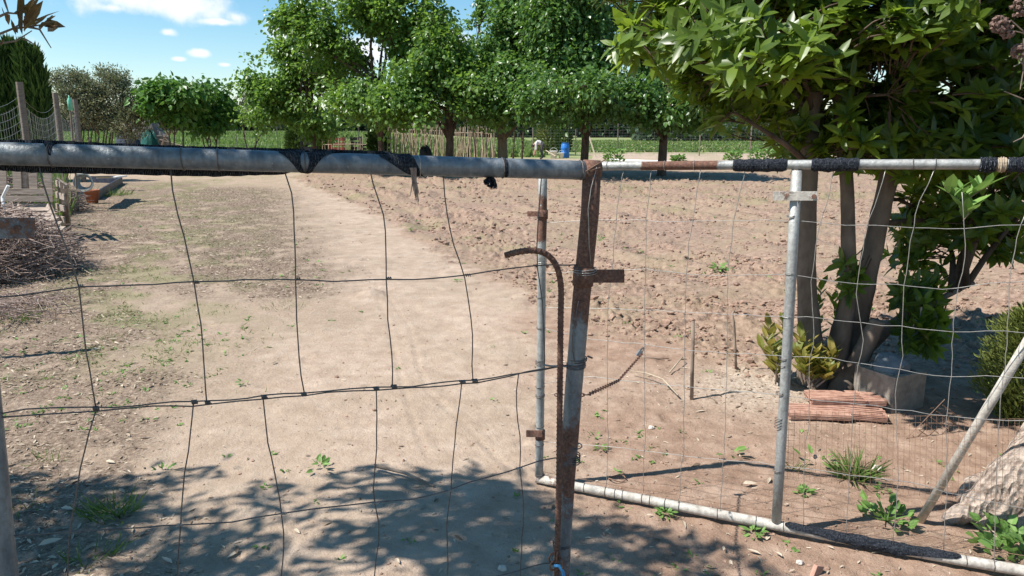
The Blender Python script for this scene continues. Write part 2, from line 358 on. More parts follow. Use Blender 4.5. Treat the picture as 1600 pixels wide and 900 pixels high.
# ------------------------------------------------------------------ ground
def edge(pts):
    g = sorted([(G(*p).y, G(*p).x) for p in pts]); return np.array([q[0] for q in g]), np.array([q[1] for q in g])
TE = edge([(455, 276), (482, 290), (560, 320), (640, 370), (740, 420), (840, 472), (960, 522), (1080, 548), (1180, 590)])
RE = edge([(455, 276), (482, 290), (560, 320), (640, 370), (740, 420), (830, 480), (870, 600), (850, 700), (850, 900)])
SE = edge([(445, 276), (470, 300), (500, 350), (535, 420), (520, 490), (400, 560), (250, 640), (120, 720), (20, 830)])
LE = edge([(410, 480), (390, 440), (370, 380), (350, 330), (340, 290)])
tilled_end = TE[0][0]
FUR = (G(1560, 385) - G(990, 296)); FUR.z = 0; FUR.normalize()
def terrain(x, y):
    return 1.3 * sstep(60, 140, y) * sstep(-5, -30, x)
def soil(x, y):
    n1 = fbm(x, y, 1.3, 3); n2 = fbm(x, y, 5, 8)
    xb = np.interp(y, *TE); till = sstep(-0.12, 0.18, x - xb + (n2 - 0.47) * 0.9) * sstep(tilled_end - 0.25, tilled_end + 0.3, y + (n2 - .47) * 1.0) * sstep(30, 27, y)
    xr = np.interp(y, *RE); red = sstep(-0.25, 0.45, x - xr + (n1 - 0.47) * 1.2) * sstep(34, 30, y)
    # litter strip in the middle and the left margin
    a = G(300, 470); b = G(360, 290)
    cx = np.interp(y, *LE); lit = np.clip(1.35 * np.exp(-((x - cx) / np.interp(y, [6, 10, 18], [0.75, 0.95, 1.5])) ** 2) + (n2 - .5), 0, 1) * sstep(a.y - .1, a.y + 0.5, y) * sstep(b.y + 1, b.y - 2, y)
    lm = sstep(0.2, -0.5, x - np.interp(y, [2.3, 3.3, 5, 8, 12, 20], [-1.1, -1.75, -2.6, -3.9, -5.5, -9.4]) + (n1 - .47) * 1.5) * sstep(26, 22, y)
    litter = np.clip(lit * 1.2 + lm * 0.9, 0, 1) * sstep(0.3, 0.55, n2 + 0.12)
    gr = sstep(0.40, 0.58, fbm(x, y, 2.2, 21)) * np.exp(-((x - np.interp(y, [4, 8, 14, 22], [-2.6, -4.0, -6.4, -10.0])) / np.interp(y, [4, 20], [0.7, 2.4])) ** 2) * sstep(4, 6, y) * sstep(30, 26, y)
    far = sstep(44, 47, y + (x > 5) * -12 + (n1 - .5) * 4)
    gr2 = sstep(0.5, 0.66, fbm(x, y, 1.2, 33)) * till * sstep(7, 12, y) * 0.7 * sstep(0.4, 0.65, fbm(x, y, .35, 5))
    grass = np.clip(gr * 0.75 + far + gr2 + sstep(26, 30, y) * 0.35 * (fbm(x, y, .8, 50) > .45), 0, 1)
    mul = np.exp(-(((x - G(1190, 610).x) / 0.55) ** 2 + ((y - G(1190, 610).y) / 0.45) ** 2))
    side = sstep(.35, -.5, x - np.interp(y, *SE) + (n1 - .47) * 1.6) * sstep(30, 24, y)
    return till, red, litter, grass, mul, far, side
TR = [[G(*p) for p in seg] for seg in ([(588, 415), (592, 470), (606, 500), (622, 570), (640, 640), (668, 720)], [(600, 455), (640, 510), (655, 570), (668, 610), (720, 660), (800, 740)])]
def segdist(x, y, pts):
    d = np.full(x.shape, 9.9)
    for a, b in zip(pts[:-1], pts[1:]):
        vx, vy = b.x - a.x, b.y - a.y; L = vx * vx + vy * vy + 1e-9
        t = np.clip(((x - a.x) * vx + (y - a.y) * vy) / L, 0, 1)
        d = np.minimum(d, np.hypot(x - a.x - t * vx, y - a.y - t * vy))
    return d
def height(x, y, S=None):
    till, red, litter, grass, mul, far, side = S if S else soil(x, y)
    z = terrain(x, y)
    near = sstep(70, 35, y)
    z = z + near * ((fbm(x, y, 0.5, 1, 3) - 0.44) * 0.06 + (fbm(x, y, 6, 2, 4) - 0.47) * 0.018 + (fbm(x, y, 30, 9, 3) - 0.44) * 0.008)
    c = fbm(x, y, 7, 40, 4); cl = np.abs(c - 0.47)
    c2 = fbm(x, y, 17, 60, 3)
    fz = np.sin((x * -FUR.y + y * FUR.x) * 2 * math.pi / 0.85 + fbm(x, y, 0.5, 70) * 9) * sstep(.35, .6, fbm(x, y, .4, 71))
    amp = np.interp(y, [3, 8, 30], [1.3, 1.35, 2.0])
    patch = 0.35 + 0.9 * sstep(.36, .56, fbm(x, y, .55, 101)); lane = sstep(-.2, .75, np.sin((x * -FUR.y + y * FUR.x) * 2 * math.pi / 2.1 + 1))
    z = z + till * amp * (((0.09 - cl * 0.6) * 0.16 + (c2 - 0.45) * 0.055 + (fbm(x, y, 34, 77, 3) - .44) * .05) * patch * (1 - .6 * lane) + fz * 0.026)
    z = z + till * .06 * (fbm(x, y, 3.3, 120, 2) - .4) * sstep(1.6, .1, np.abs(x - np.interp(y, *TE) - .5))
    z = z - .012 * (1 - till) * near * sstep(.56, .68, fbm(x, y, 5.5, 130, 2))
    z = z + red * (1 - till) * (c2 - 0.45) * 0.018
    z = z + litter * (fbm(x, y, 22, 80, 3) - .45) * 0.03
    z = z + mul * 0.03
    for t in TR:
        d = segdist(x, y, t); z = z - 0.004 * np.exp(-(d / 0.018) ** 2) * (.5 + fbm(x, y, 40, 66, 2)) + 0.0015 * np.exp(-((d - 0.035) / 0.015) ** 2)
    # churned heap beside the track
    hp = G(578, 462); z = z + 0.05 * np.exp(-(((x - hp.x) / .13) ** 2 + ((y - hp.y) / .2) ** 2)) * (0.4 + 1.3 * c2)
    return z
def hz(x, y): return float(height(np.array([float(x)]), np.array([float(y)]))[0])
def GZ(px, py):
    p = G(px, py); p.z = hz(p.x, p.y); return p
def make_ground():
    t = np.concatenate([-np.geomspace(1.8, 0.75, 26)[:-1], np.linspace(-0.75, 0.75, 760), np.geomspace(0.75, 1.8, 26)[1:]])
    ys = [-2.9, -2.5, -2, -1.5, -1, -.5, 0, .5, 1.0, 1.4, 1.7, 2.0]
    y = 2.15
    while y < 900:
        ys.append(y); py_step = 1.35
        y += max(0.008, (y * y) * py_step / (F * 1.6) * (1.0 if y < 28 else 3.0 if y < 70 else 8))
    ys = np.array(ys); X = (ys[:, None] + 3) * t[None, :]; Y = np.repeat(ys[:, None], len(t), 1)
    sh = X.shape; x = X.ravel(); y = Y.ravel()
    S = soil(x, y); z = height(x, y, S)
    V = np.stack([x, y, z], 1); r, c = sh
    i = np.arange(r * c).reshape(r, c); Q = np.stack([i[:-1, :-1], i[:-1, 1:], i[1:, 1:], i[1:, :-1]], -1).reshape(-1, 4)
    me = arr_mesh('ground', V, Q, np.zeros(len(V)), None, True)
    for nm, a in zip(('tilled', 'red', 'litter', 'grass', 'mulch', 'far', 'side'), S):
        at = me.attributes.new(nm, 'FLOAT', 'POINT'); at.data.foreach_set('value', a.astype(np.float32))
    m, nt, b, o = newmat('garden_soil')
    n_big = noise(nt, 0.9, 5, 0.6); n_mid = noise(nt, 6, 6, 0.65); n_fine = noise(nt, 45, 5, 0.7); n_gr = noise(nt, 160, 3, 0.7)
    path = ramp(nt, n_mid, [(0.25, (0.315, 0.228, 0.168)), (0.5, (0.415, 0.315, 0.24)), (0.72, (0.50, 0.395, 0.31))])
    path = mixc(nt, math_n(nt, 'MULTIPLY', ramp(nt, n_big, [(0.4, (0, 0, 0)), (0.6, (1, 1, 1))]), 0.4), path, (0.31, 0.24, 0.17))
    redc = ramp(nt, n_mid, [(0.28, (0.205, 0.128, 0.088)), (0.52, (0.31, 0.208, 0.150)), (0.75, (0.43, 0.315, 0.24))])
    path = mixc(nt, math_n(nt, 'MULTIPLY', attr(nt, 'side'), ramp(nt, n_mid, [(0.3, (1, 1, 1)), (0.7, (.45, .45, .45))])), path, ramp(nt, n_fine, [(0.3, (0.22, 0.158, 0.112)), (0.55, (0.34, 0.257, 0.187)), (0.75, (0.46, 0.37, 0.285))]))
    col = mixc(nt, attr(nt, 'red'), path, redc)
    tl = ramp(nt, noise(nt, 13, 9, 0.78), [(0.36, (0.12, 0.074, 0.053)), (0.47, (0.25, 0.168, 0.124)), (0.56, (0.34, 0.238, 0.18)), (0.68, (0.47, 0.36, 0.28))])
    tl = mixc(nt, math_n(nt, 'MULTIPLY', ramp(nt, noise(nt, 0.55, 4, 0.6, (1, 2.2, 1)), [(0.42, (0, 0, 0)), (0.6, (1, 1, 1))]), 0.6), tl, (0.30, 0.235, 0.155))
    col = mixc(nt, math_n(nt, 'MULTIPLY', attr(nt, 'tilled'), 0.9), col, tl)
    lt = ramp(nt, n_fine, [(0.38, (0.10, 0.070, 0.050)), (0.54, (0.22, 0.16, 0.118)), (0.70, (0.44, 0.36, 0.28))])
    col = mixc(nt, math_n(nt, 'MULTIPLY', attr(nt, 'litter'), 0.9), col, lt)
    col = mixc(nt, math_n(nt, 'MULTIPLY', attr(nt, 'mulch'), 0.8), col, ramp(nt, n_fine, [(0.35, (0.28, 0.2, 0.15)), (0.6, (0.55, 0.48, 0.39))]))
    col = mixc(nt, math_n(nt, 'MULTIPLY', ramp(nt, n_gr, [(0.60, (0, 0, 0)), (0.68, (1, 1, 1))]), 0.5), col, (0.17, 0.115, 0.08)); col = mixc(nt, math_n(nt, 'MULTIPLY', ramp(nt, n_gr, [(0.32, (1, 1, 1)), (0.40, (0, 0, 0))]), 0.4), col, (0.58, 0.49, 0.39))
    gcol = ramp(nt, n_fine, [(0.3, (0.10, 0.13, 0.045)), (0.7, (0.20, 0.22, 0.085))])
    fcol = ramp(nt, noise(nt, 0.08, 5, 0.6, (0.25, 1, 1)), [(0.3, (0.13, 0.18, 0.06)), (0.55, (0.22, 0.25, 0.10)), (0.75, (0.27, 0.27, 0.15))])
    gcol = mixc(nt, attr(nt, 'far'), gcol, fcol)
    gf = math_n(nt, 'MULTIPLY', attr(nt, 'grass'), ramp(nt, math_n(nt, 'ADD', n_fine, math_n(nt, 'MULTIPLY', attr(nt, 'far'), .5)), [(0.4, (0, 0, 0)), (0.6, (1, 1, 1))]))
    col = mixc(nt, gf, col, gcol)
    nt.links.new(col, b.inputs['Base Color']); b.inputs['Roughness'].default_value = 0.95; b.inputs['Specular IOR Level'].default_value = 0.12
    bump(nt, b, math_n(nt, 'ADD', math_n(nt, 'MULTIPLY', n_fine, 1.0), math_n(nt, 'MULTIPLY', n_gr, 0.4)), 0.8, 0.014)
    me.materials.append(m)
    g = bpy.data.objects.new('ground', me); C.objects.link(g); g['kind'] = 'structure'
make_ground()

# clods of earth on the dug ground, and crumbs elsewhere
def rocks(name, pos, size, mat, lab, cat):
    ico = np.array([(0, 0, 1), (.89, 0, .45), (.28, .85, .45), (-.72, .53, .45), (-.72, -.53, .45), (.28, -.85, .45), (.72, .53, -.45), (-.28, .85, -.45), (-.89, 0, -.45), (-.28, -.85, -.45), (.72, -.53, -.45), (0, 0, -1)])
    T0 = np.array([(0, 1, 2), (0, 2, 3), (0, 3, 4), (0, 4, 5), (0, 5, 1), (1, 6, 2), (2, 7, 3), (3, 8, 4), (4, 9, 5), (5, 10, 1), (6, 7, 2), (7, 8, 3), (8, 9, 4), (9, 10, 5), (10, 6, 1), (11, 7, 6), (11, 8, 7), (11, 9, 8), (11, 10, 9), (11, 6, 10)])
    n = len(pos); V = ico[None] * (1 + rng.normal(0, 0.2, (n, 12, 1))) * np.array([1, 1, 0.65]) * (1 + rng.normal(0, 0.25, (n, 1, 3)))
    a = rng.random(n) * 6.283; ca, sa = np.cos(a), np.sin(a)
    V = np.stack([V[..., 0] * ca[:, None] - V[..., 1] * sa[:, None], V[..., 0] * sa[:, None] + V[..., 1] * ca[:, None], V[..., 2]], -1)
    V = V * size[:, None, None] + pos[:, None, :]
    T = (T0[None] + (np.arange(n) * 12)[:, None, None]).reshape(-1, 3)
    o = arr_obj(name, V.reshape(-1, 3), T, np.repeat(rng.random(n), 12), mat); tag(o, lab, cat, kind='stuff')
def scatter(n, ymin, ymax, tmax=0.78, p=2.0):
    u = rng.random(n); y = (ymin ** (1 - p) + u * (ymax ** (1 - p) - ymin ** (1 - p))) ** (1 / (1 - p))
    x = (rng.random(n) * 2 - 1) * tmax * (y + 0.3); return x, y
x, y = scatter(85000, 2.2, 28, p=1.75); S = soil(x, y)
clump = fbm(x, y, 1.5, 90)
keep = rng.random(len(x)) < np.clip(S[0] * sstep(.38, .62, clump) * 0.85 + 0.05 * S[1] + 0.04, 0, 1)
x, y = x[keep], y[keep]; till = S[0][keep]
sz = (0.005 + 0.012 * rng.random(len(x)) ** 3.2) * (.6 + 1.2 * till) * np.interp(y, [2, 10, 28], [0.8, 1.3, 2.4])
z = height(x, y)
rocks('soil_clods', np.stack([x, y, z + sz * 0.15], 1), sz, M['clod'], 'small clods of dry earth strewn over the dug ground', 'soil clods')

# dry leaves and straw lying on the ground
x, y = scatter(34000, 2.2, 20, p=1.9); S = soil(x, y)
keep = rng.random(len(x)) < np.clip(S[2] * 0.9 + S[4] * 0.9 + 0.03 + 0.02 * S[1], 0, 1) * np.where(S[0] > .5, .12, 1)
x, y = x[keep], y[keep]; n = len(x); z = height(x, y) + 0.004
a = rng.random(n) * 6.283; X = np.stack([np.cos(a), np.sin(a), rng.normal(0, .15, n)], 1); Nn = rand_unit(n) * 0.35 + np.array([0, 0, 1])
sz = np.where(rng.random(n) < 0.12, rng.uniform(.035, .07, n), rng.uniform(.01, .038, n)) * np.interp(y, [2, 6, 20], [.9, 1, 1.5])
V, T, vv = place(tmpl_lance(0.13, 0.1), np.stack([x, y, z], 1), X, Nn, sz, rng.random(n) ** 1.3)
tag(arr_obj('leaf_litter', V, T, vv, M['litter']), 'dry leaf litter and straw scattered over the path edges', 'leaf litter', kind='stuff')
x = rng.uniform(-9, 2, 90000); y = 4.5 + rng.random(90000) ** 1.2 * 18; S = soil(x, y); k = (rng.random(len(x)) < S[2] ** 2 * .9) & (np.abs(x) < .75 * y + 1); x, y = x[k], y[k]; n = len(x); z = height(x, y) + .006
a = rng.random(n) * 6.283; X = np.stack([np.cos(a), np.sin(a), rng.normal(0, .25, n)], 1); Nn = rand_unit(n) * .5 + np.array([0, 0, 1])
V, T, vv = place(tmpl_lance(0.11, 0.15), np.stack([x, y, z], 1), X, Nn, rng.uniform(.02, .065, n), rng.random(n) ** 1.7)
tag(arr_obj('dry_chaff', V, T, vv, M['litter']), 'brown chaff and dry leaves in the strip along the middle of the path', 'leaf litter', kind='stuff')
# short grass along the left verge and in the dug ground
def blades(name, x, y, hgt, mat, lab, cat, wd=0.03, spread=0.6):
    n = len(x); z = height(x, y) - 0.003
    X = rng.normal(0, spread, (n, 3)); X[:, 2] = 1; Nn = rand_unit(n); Nn[:, 2] *= .2
    V, T, vv = place(tmpl_blade(wd), np.stack([x, y, z], 1), X, Nn, hgt)
    return tag(arr_obj(name, V, T, vv, mat), lab, cat, kind='stuff')
x, y = scatter(420000, 3.0, 27, p=1.35); S = soil(x, y); k = rng.random(len(x)) < S[3] * 0.9 * sstep(.42, .6, fbm(x, y, 5, 44)); x, y = x[k], y[k]
blades('verge_grass', x, y, rng.uniform(.012, .045, len(x)), M['grass'], 'short patchy grass on the left verge of the path', 'grass', 0.07, 1.2)

# ------------------------------------------------------------------ far fields and woods
x = rng.uniform(-75, 12, 60000); y = 47 + rng.random(60000) ** 1.5 * 90; k = (np.abs(x) < y * .75 + 3) & (x < 2 + y * 0.0); x, y = x[k], y[k]
blades('field_crop', x, y, rng.uniform(.25, .6, len(x)) , M['crop'], 'green crop standing in the field beyond the garden', 'crop', 0.22, 0.5)
x = rng.uniform(0, 60, 26000); y = 58 + rng.random(26000) ** 1.5 * 70; k = (x < y * .6); x, y = x[k], y[k]
blades('meadow_grass', x, y, rng.uniform(.1, .35, len(x)), M['grass'], 'pale meadow grass in the field on the right', 'meadow', 0.25, 0.6)
def woods(name, y0, x0, x1, h0, n, lab, mat, leaf=1.2):
    xx = rng.uniform(x0, x1, n); top = h0 * (0.75 + 0.5 * (fbm(xx, xx * 0, .06, 3)) + 0.22 * vn(xx, xx * 0, .35, 7))
    zz = terrain(xx, np.full(n, y0)) + rng.random(n) ** 0.8 * top
    yy = y0 + rng.uniform(0, 12, n)
    X = rand_unit(n); V, T, vv = place(tmpl_small(), np.stack([xx, yy, zz], 1), X, rand_unit(n), rng.uniform(.7, 1.3, n) * leaf)
    tag(arr_obj(name, V, T, vv, mat), lab, 'woodland', kind='stuff')
woods('far_woodland', 190, -160, 170, 5.2, 42000, 'dark far-off wood closing the fields along the horizon', M['far_wood'], 1.5)
woods('far_hedgerow', 118, 20, 80, 2.7, 9000, 'nearer bushy hedgerow at the right end of the meadow', M['far_wood'], 0.8)

# ------------------------------------------------------------------ trees
def limb_pts(a, b, sag=0.15, n=6, wob=0.08):
    a = np.array(tuple(a)); b = np.array(tuple(b)); L = np.linalg.norm(b - a); out_ = []
    off = rng.normal(0, wob * L, 3)
    for i in range(n):
        t = i / (n - 1); p = a * (1 - t) + b * t; p = p + off * math.sin(math.pi * t); p[2] += sag * L * math.sin(math.pi * t) * (1 - t * .5); out_.append(p)
    return np.array(out_)
def sample_ell(ells, n, shell=0.45, out_=.13, omax=1.38):
    wts = np.array([e[1][0] * e[1][1] * e[1][2] for e in ells]) ** 0.75; wts /= wts.sum()
    idx = rng.choice(len(ells), n, p=wts); u = rand_unit(n); r = (shell + (1 - shell) * rng.random(n)) ** 0.6
    r = np.where(rng.random(n) < out_, r * rng.uniform(1.05, omax, n), r); c = np.array([tuple(e[0]) for e in ells])[idx]; R = np.array([e[1] for e in ells])[idx]
    return c + u * R * r[:, None]
def tree(name, label, cat, trunks, ells, nlimb, ntwig, nleaf, lsize, tm, lmat, bmat, group=None, r0=0.15, hang=0.5, spreadl=0.45, base=None, flat=0.4, twig_r=0.012, shell=0.45, up=0.0, leafcull=None, gap=0, wd=1.0, crown_name='crown'):
    base = base or trunks[0][0][0]
    root = thing(name, label, cat, tuple(base), group)
    bm = MB(); nodes = []
    for pts, rad in trunks:
        bm.tube(pts, rad, 10); P = np.array([tuple(p) for p in pts]); nodes += list(P[len(P) // 2:])
    bm.build('trunk', bmat, root, True)
    bb = MB(); nodes = np.array(nodes); limbs = []
    ends = sample_ell(ells, nlimb, .3)
    for e in ends:
        cand = nodes[np.argsort(np.linalg.norm(nodes - e, axis=1) + 0.8 * np.maximum(nodes[:, 2] - e[2], 0))[:3]]; s = cand[rng.integers(len(cand))]
        lp = limb_pts(s, e); rr = np.linspace(r0 * .55, r0 * .14, len(lp)); bb.tube(lp, rr, 6); limbs.append(lp)
    LN = np.concatenate([l[1:] for l in limbs])
    tips = sample_ell(ells, ntwig, shell, .3 if gap else .13, 1.6 if gap else 1.38); pos = []; dirs = []
    if gap: tips = tips[fbm(tips[:, 0] + 40, tips[:, 2] + tips[:, 1] * .4, 0.9, 15, 3) > gap]
    for tpt in tips:
        s = LN[np.argmin(np.linalg.norm(LN - tpt, axis=1))]; lp = limb_pts(s, tpt, .1, 4)
        bb.tube(lp, np.linspace(twig_r, twig_r * .35, 4), 4, cap=False)
        m = nleaf; tt = rng.random(m) ** .6; ii = np.minimum((tt * 3).astype(int), 2); ff = tt * 3 - ii
        p = lp[ii] * (1 - ff[:, None]) + lp[ii + 1] * ff[:, None]; dv = lp[-1] - lp[-2]; dv = dv / (np.linalg.norm(dv) + 1e-9)
        jit = rng.normal(0, spreadl, (m, 3)) * np.array([1, 1, .7]); pos.append(p + jit); dd = jit + dv * .3; dirs.append(dd)
    bo = bb.build('branches', bmat, root, True)
    pos = np.concatenate(pos); dirs = np.concatenate(dirs)
    if leafcull is not None:
        k = leafcull(pos); pos, dirs = pos[k], dirs[k]
    n = len(pos); X = dirs / (np.linalg.norm(dirs, axis=1, keepdims=True) + 1e-9) + rng.normal(0, .5, (n, 3)); X[:, 2] += -hang + up
    Nn = rng.normal(0, flat, (n, 3)) + np.array([0, 0, 1]); 
    tone = np.clip(rng.random(n) * .55 + np.repeat(rng.random(n // max(nleaf, 1) + 1), max(nleaf, 1))[:n] * .5 - .03, 0, 1)
    V, T, vv = place(tm, pos, X, Nn, rng.uniform(.55, 1.25, n) * lsize, tone, wscale=wd)
    co = arr_obj(crown_name, V, T, vv, lmat, root); co['kind'] = 'stuff'
    return root
def ell(px, py, Y, rx, ry, rz): return (W(px, py, Y), (rx, ry, rz))
def mulberry(px, Y, wpx, ells, label, ntwig, mat='leaf_mulberry', bmat='bark_brown', gap=None, hd=2.4, nleaf=95):
    b = W(px, 260, Y); b.z = 0; r = wpx / F * Y / 2
    top = Vector((b.x + random.uniform(-.15, .15), b.y, hd))
    pts = [b + Vector((0, 0, -.1)), b + Vector((0, 0, .15)), b.lerp(top, .5) + Vector((.04, 0, 0)), top, top + Vector((0.1, 0, .9))]
    return tree('mulberry_tree', label, 'tree', [(pts, [r * 1.25, r * .95, r * .85, r * .95, r * .5])], [(c_, (q[0], q[1], q[2] * 1.2 + .1)) for c_, q in ells], 16, int(ntwig * 1.75), int(nleaf * .85), 0.155, tmpl_heart(), M[mat], M[bmat], 'row of broad leafed trees behind the dug ground', r0=.13, hang=.6, spreadl=.24, flat=.8, shell=.05, gap=.37)
mulberry(492, 31, 9, [ell(450, 150, 31, 1.5, 1.4, 1.0), ell(490, 190, 31, 1.6, 1.2, .6), ell(405, 88, 31, .9, .8, .28), ell(395, 130, 31, .5, .6, .3), ell(430, 200, 30, 0.9, .8, .4), ell(500, 120, 31, 1.3, 1, .6), ell(455, 72, 31, .9, .6, .35), ell(480, 25, 31, .8, .7, .4)], 'leftmost broad leafed tree of the row, low and sprawling over the crop', 170)
mulberry(597, 29, 11, [ell(560, 5, 29, 1.6, 1.3, .6), ell(530, 100, 29, 1.7, 1.3, .8), ell(650, 40, 29, 1.4, 1.3, .8), ell(500, 45, 29, 1.1, .9, .4), ell(570, 165, 27.5, 1.7, 1.6, .6), ell(640, -30, 29, 1.2, 1.0, .8), ell(585, 85, 28.6, 1.6, 1, .7), ell(600, 40, 28.5, 1.2, .9, .5), ell(500, -15, 29, .9, .8, .4), ell(450, 30, 29.5, .7, .6, .3)], 'tall open crowned tree left of the cane trellis, blue sky showing through', 250)
mulberry(701, 28, 14, [ell(680, 130, 27.5, 1.6, 1.6, .9), ell(640, 170, 26.5, 1.5, 1.5, .5), ell(690, 75, 28, 1.2, 1.1, .6), ell(740, 160, 27, 1.2, 1.4, .6), ell(742, 120, 28, .9, .9, .6)], 'broad leafed tree whose dark trunk stands in the middle of the cane trellis', 190)
mulberry(786, 29, 18, [ell(810, 50, 29, 1.1, 1.3, 1.3), ell(790, 150, 27.5, 1.5, 1.8, .7), ell(835, -10, 29, 1.2, 1.1, .9), ell(775, 100, 28, .8, .7, .6), ell(850, 110, 28, .9, 1, .7)], 'broad leafed tree with a thick tan trunk right of the cane trellis', 230, 'leaf_mulberry2', 'bark_tan')
mulberry(912, 27, 14, [ell(885, 60, 27, 1.4, 1.4, 1.3), ell(905, 145, 25.8, 1.8, 2.0, .7), ell(865, -10, 27, 1.3, 1.2, 1.0), ell(935, 30, 28, .8, .9, .5), ell(860, 165, 26, .9, 1.2, .4), ell(960, 110, 26.5, 1.1, 1.2, .7)], 'dense dark tree between the blue barrel and the gate post top', 290, 'leaf_mulberry2')
mulberry(1034, 27, 15, [ell(1030, 110, 27, 1.5, 1.4, .8), ell(1085, 162, 25.8, 1.7, 2.0, .5), ell(990, 160, 26, 1.5, 1.9, .5), ell(1000, 60, 28, 1.1, 1.0, .5), ell(1120, 155, 25, 1.1, 1.4, .4), ell(1040, 178, 26, 1.4, 1.6, .3), ell(978, 90, 27, 1.0, 1, .8), ell(985, 30, 28, .6, .6, .5)], 'rightmost broad leafed tree of the row, trunk behind the thin gate rail', 230, 'leaf_mulberry2')
# tall thin whip of a young tree rising between two crowns
b = G(742, 262); 
tree('young_tree', 'thin upright young tree poking up between two crowns into the sky', 'tree', [([b, W(742, 200, b.y), W(735, 110, b.y), W(750, 40, b.y), W(760, -20, b.y)], [.07, .06, .05, .035, .015])],
     [ell(745, 60, b.y, .5, .5, 1.3), ell(725, 110, b.y, .6, .5, .8), ell(765, 0, b.y, .5, .4, .7)], 10, 40, 42, .15, tmpl_heart(), M['leaf_mulberry2'], M['bark_brown'], spreadl=.14, r0=.05, hang=.4, flat=.7)

# fig trees, olive-like shrubs, cypresses on the left
def bush(name, label, cat, px, Y, top_py, halfw, ells, lmat, bmat, lsize, tm, ntwig, nleaf, nstem=4, grp=None, r=.05, hang=.5, spreadl=.2, flat=.6, up=0, wd=1.0, zb=0.0, **k):
    b = W(px, 300, Y); b.z = hz(b.x, b.y) - .03 + zb; tr = []
    for i in range(nstem):
        a = i / nstem * 6.283 + random.random(); e = Vector(sample_ell(ells, 1, .1)[0]); q = b.lerp(e, .55) + Vector((math.cos(a) * .15, math.sin(a) * .15, 0))
        tr.append(([b + Vector((math.cos(a) * r, math.sin(a) * r, 0)), b.lerp(q, .5) + Vector((math.cos(a) * halfw * .15, math.sin(a) * halfw * .15, 0)), q], [r, r * .8, r * .5]))
    return tree(name, label, cat, tr, ells, 10, ntwig, nleaf, lsize, tm, M[lmat], M[bmat], grp, r0=r, hang=hang, spreadl=spreadl, base=b, flat=flat, up=up, wd=wd, **k)
bush('fig_tree', 'bright green fig tree nearer the grey shrubs, its big leaves hanging', 'tree', 275, 30, 0, 1.2, [ell(262, 160, 30, 1.2, 1.1, .75), ell(290, 150, 30, 1.0, 1, .6), ell(240, 150, 30, .6, .6, .5)], 'leaf_fig', 'bark_grey', .24, tmpl_heart(), 110, 50, grp='fig trees at the edge of the field', wd=.8)
bush('fig_tree', 'bright green fig tree on the open field side, dipping low on the right', 'tree', 330, 32, 0, 1.0, [ell(325, 165, 32, 1.0, 1, .8), ell(345, 180, 32, .7, .7, .5), ell(315, 190, 31, .7, .7, .5)], 'leaf_fig', 'bark_grey', .24, tmpl_heart(), 90, 50, grp='fig trees at the edge of the field', wd=.8)
bush('small_tree', 'dull green small tree further off between the figs and the tree row', 'tree', 395, 48, 0, 1.2, [ell(390, 168, 48, 1.5, 1.2, 1.1), ell(420, 180, 48, 1.1, 1, .8)], 'leaf_olive', 'bark_brown', .2, tmpl_small(), 80, 60, 3)
for (px, lab, es) in ((143, 'pale grey green shrub filling the gap between the ragged ones', [ell(142, 165, 21, .6, .5, .6), ell(150, 140, 21, .3, .3, .3)]), (120, 'grey green shrub with sparse tips beside the cypress', [ell(118, 150, 21, .65, .6, .7), ell(105, 130, 21, .4, .4, .45)]),
                      (165, 'grey green shrub with the tallest ragged top of the three', [ell(165, 150, 21, .7, .6, .85), ell(168, 120, 21, .35, .35, .35), ell(188, 130, 21, .3, .3, .4)]),
                      (212, 'yellowish grey shrub touching the fig tree', [ell(208, 165, 21, .55, .6, .6), ell(195, 195, 20.5, .6, .6, .5)])):
    bush('olive_shrub', lab, 'shrub', px, 30, 0, .6, [(W(int(round(800 + F * e[0].x / (e[0].y * CP - (e[0].z - CH) * SP))), 450 - F * ((e[0].y * SP + (e[0].z - CH) * CP) / (e[0].y * CP - (e[0].z - CH) * SP)), 30), tuple(v * 1.43 for v in e[1])) for e in es], 'leaf_olive', 'bark_grey', .10, tmpl_lance(.2), 120, 60, 6, 'grey green shrubs along the left side', r=.045, hang=-.4, spreadl=.13, up=.2)
for i, (px, top, Y, wpx, lab) in enumerate(((-25, 85, 24, 30, 'cypress of the dark hedge cut off by the left frame edge'), (3, 92, 24, 24, 'lowest pointed cypress at the left frame edge'), (20, 82, 24, 22, 'second cypress of the dark hedge from the left edge'), (38, 74, 24.5, 24, 'tallest cypress of the dark hedge'), (58, 78, 24, 22, 'cypress of the dark hedge next to its right end'), (72, 86, 24, 20, 'rightmost cypress of the dark hedge against the open sky'))):
    b = W(px, 250, Y); b.z = 0; r = wpx / F * Y / 2 * 1.15; tp = W(px, top, Y).z
    root = thing('cypress', lab, 'cypress', tuple(b), 'cypresses in the dark hedge on the left')
    MB().tube([b, b + Vector((0, 0, tp * .5)), b + Vector((0, 0, tp * .93))], [.09, .06, .02], 7).build('trunk', M['bark_brown'], root)
    n = 5200; zz = rng.random(n); a = rng.random(n) * 6.283; rr = r * np.minimum(1, (1 - zz) * 3.2) ** .7 * (0.4 + .75 * rng.random(n)) * (.65 + .6 * vn(a * 2, zz * 9, 1.3, i))
    pos = np.stack([b.x + rr * np.cos(a), b.y + rr * np.sin(a), .2 + zz * (tp - .2)], 1); X = np.stack([np.cos(a) * .35, np.sin(a) * .35, np.ones(n)], 1) + rng.normal(0, .2, (n, 3))
    V, T, vv = place(tmpl_small(), pos, X, np.stack([np.cos(a), np.sin(a), np.zeros(n)], 1) + rng.normal(0, .4, (n, 3)), rng.uniform(.15, .5, n), wscale=.35)
    co = arr_obj('crown', V, T, vv, M['leaf_cypress'], root); co['kind'] = 'stuff'
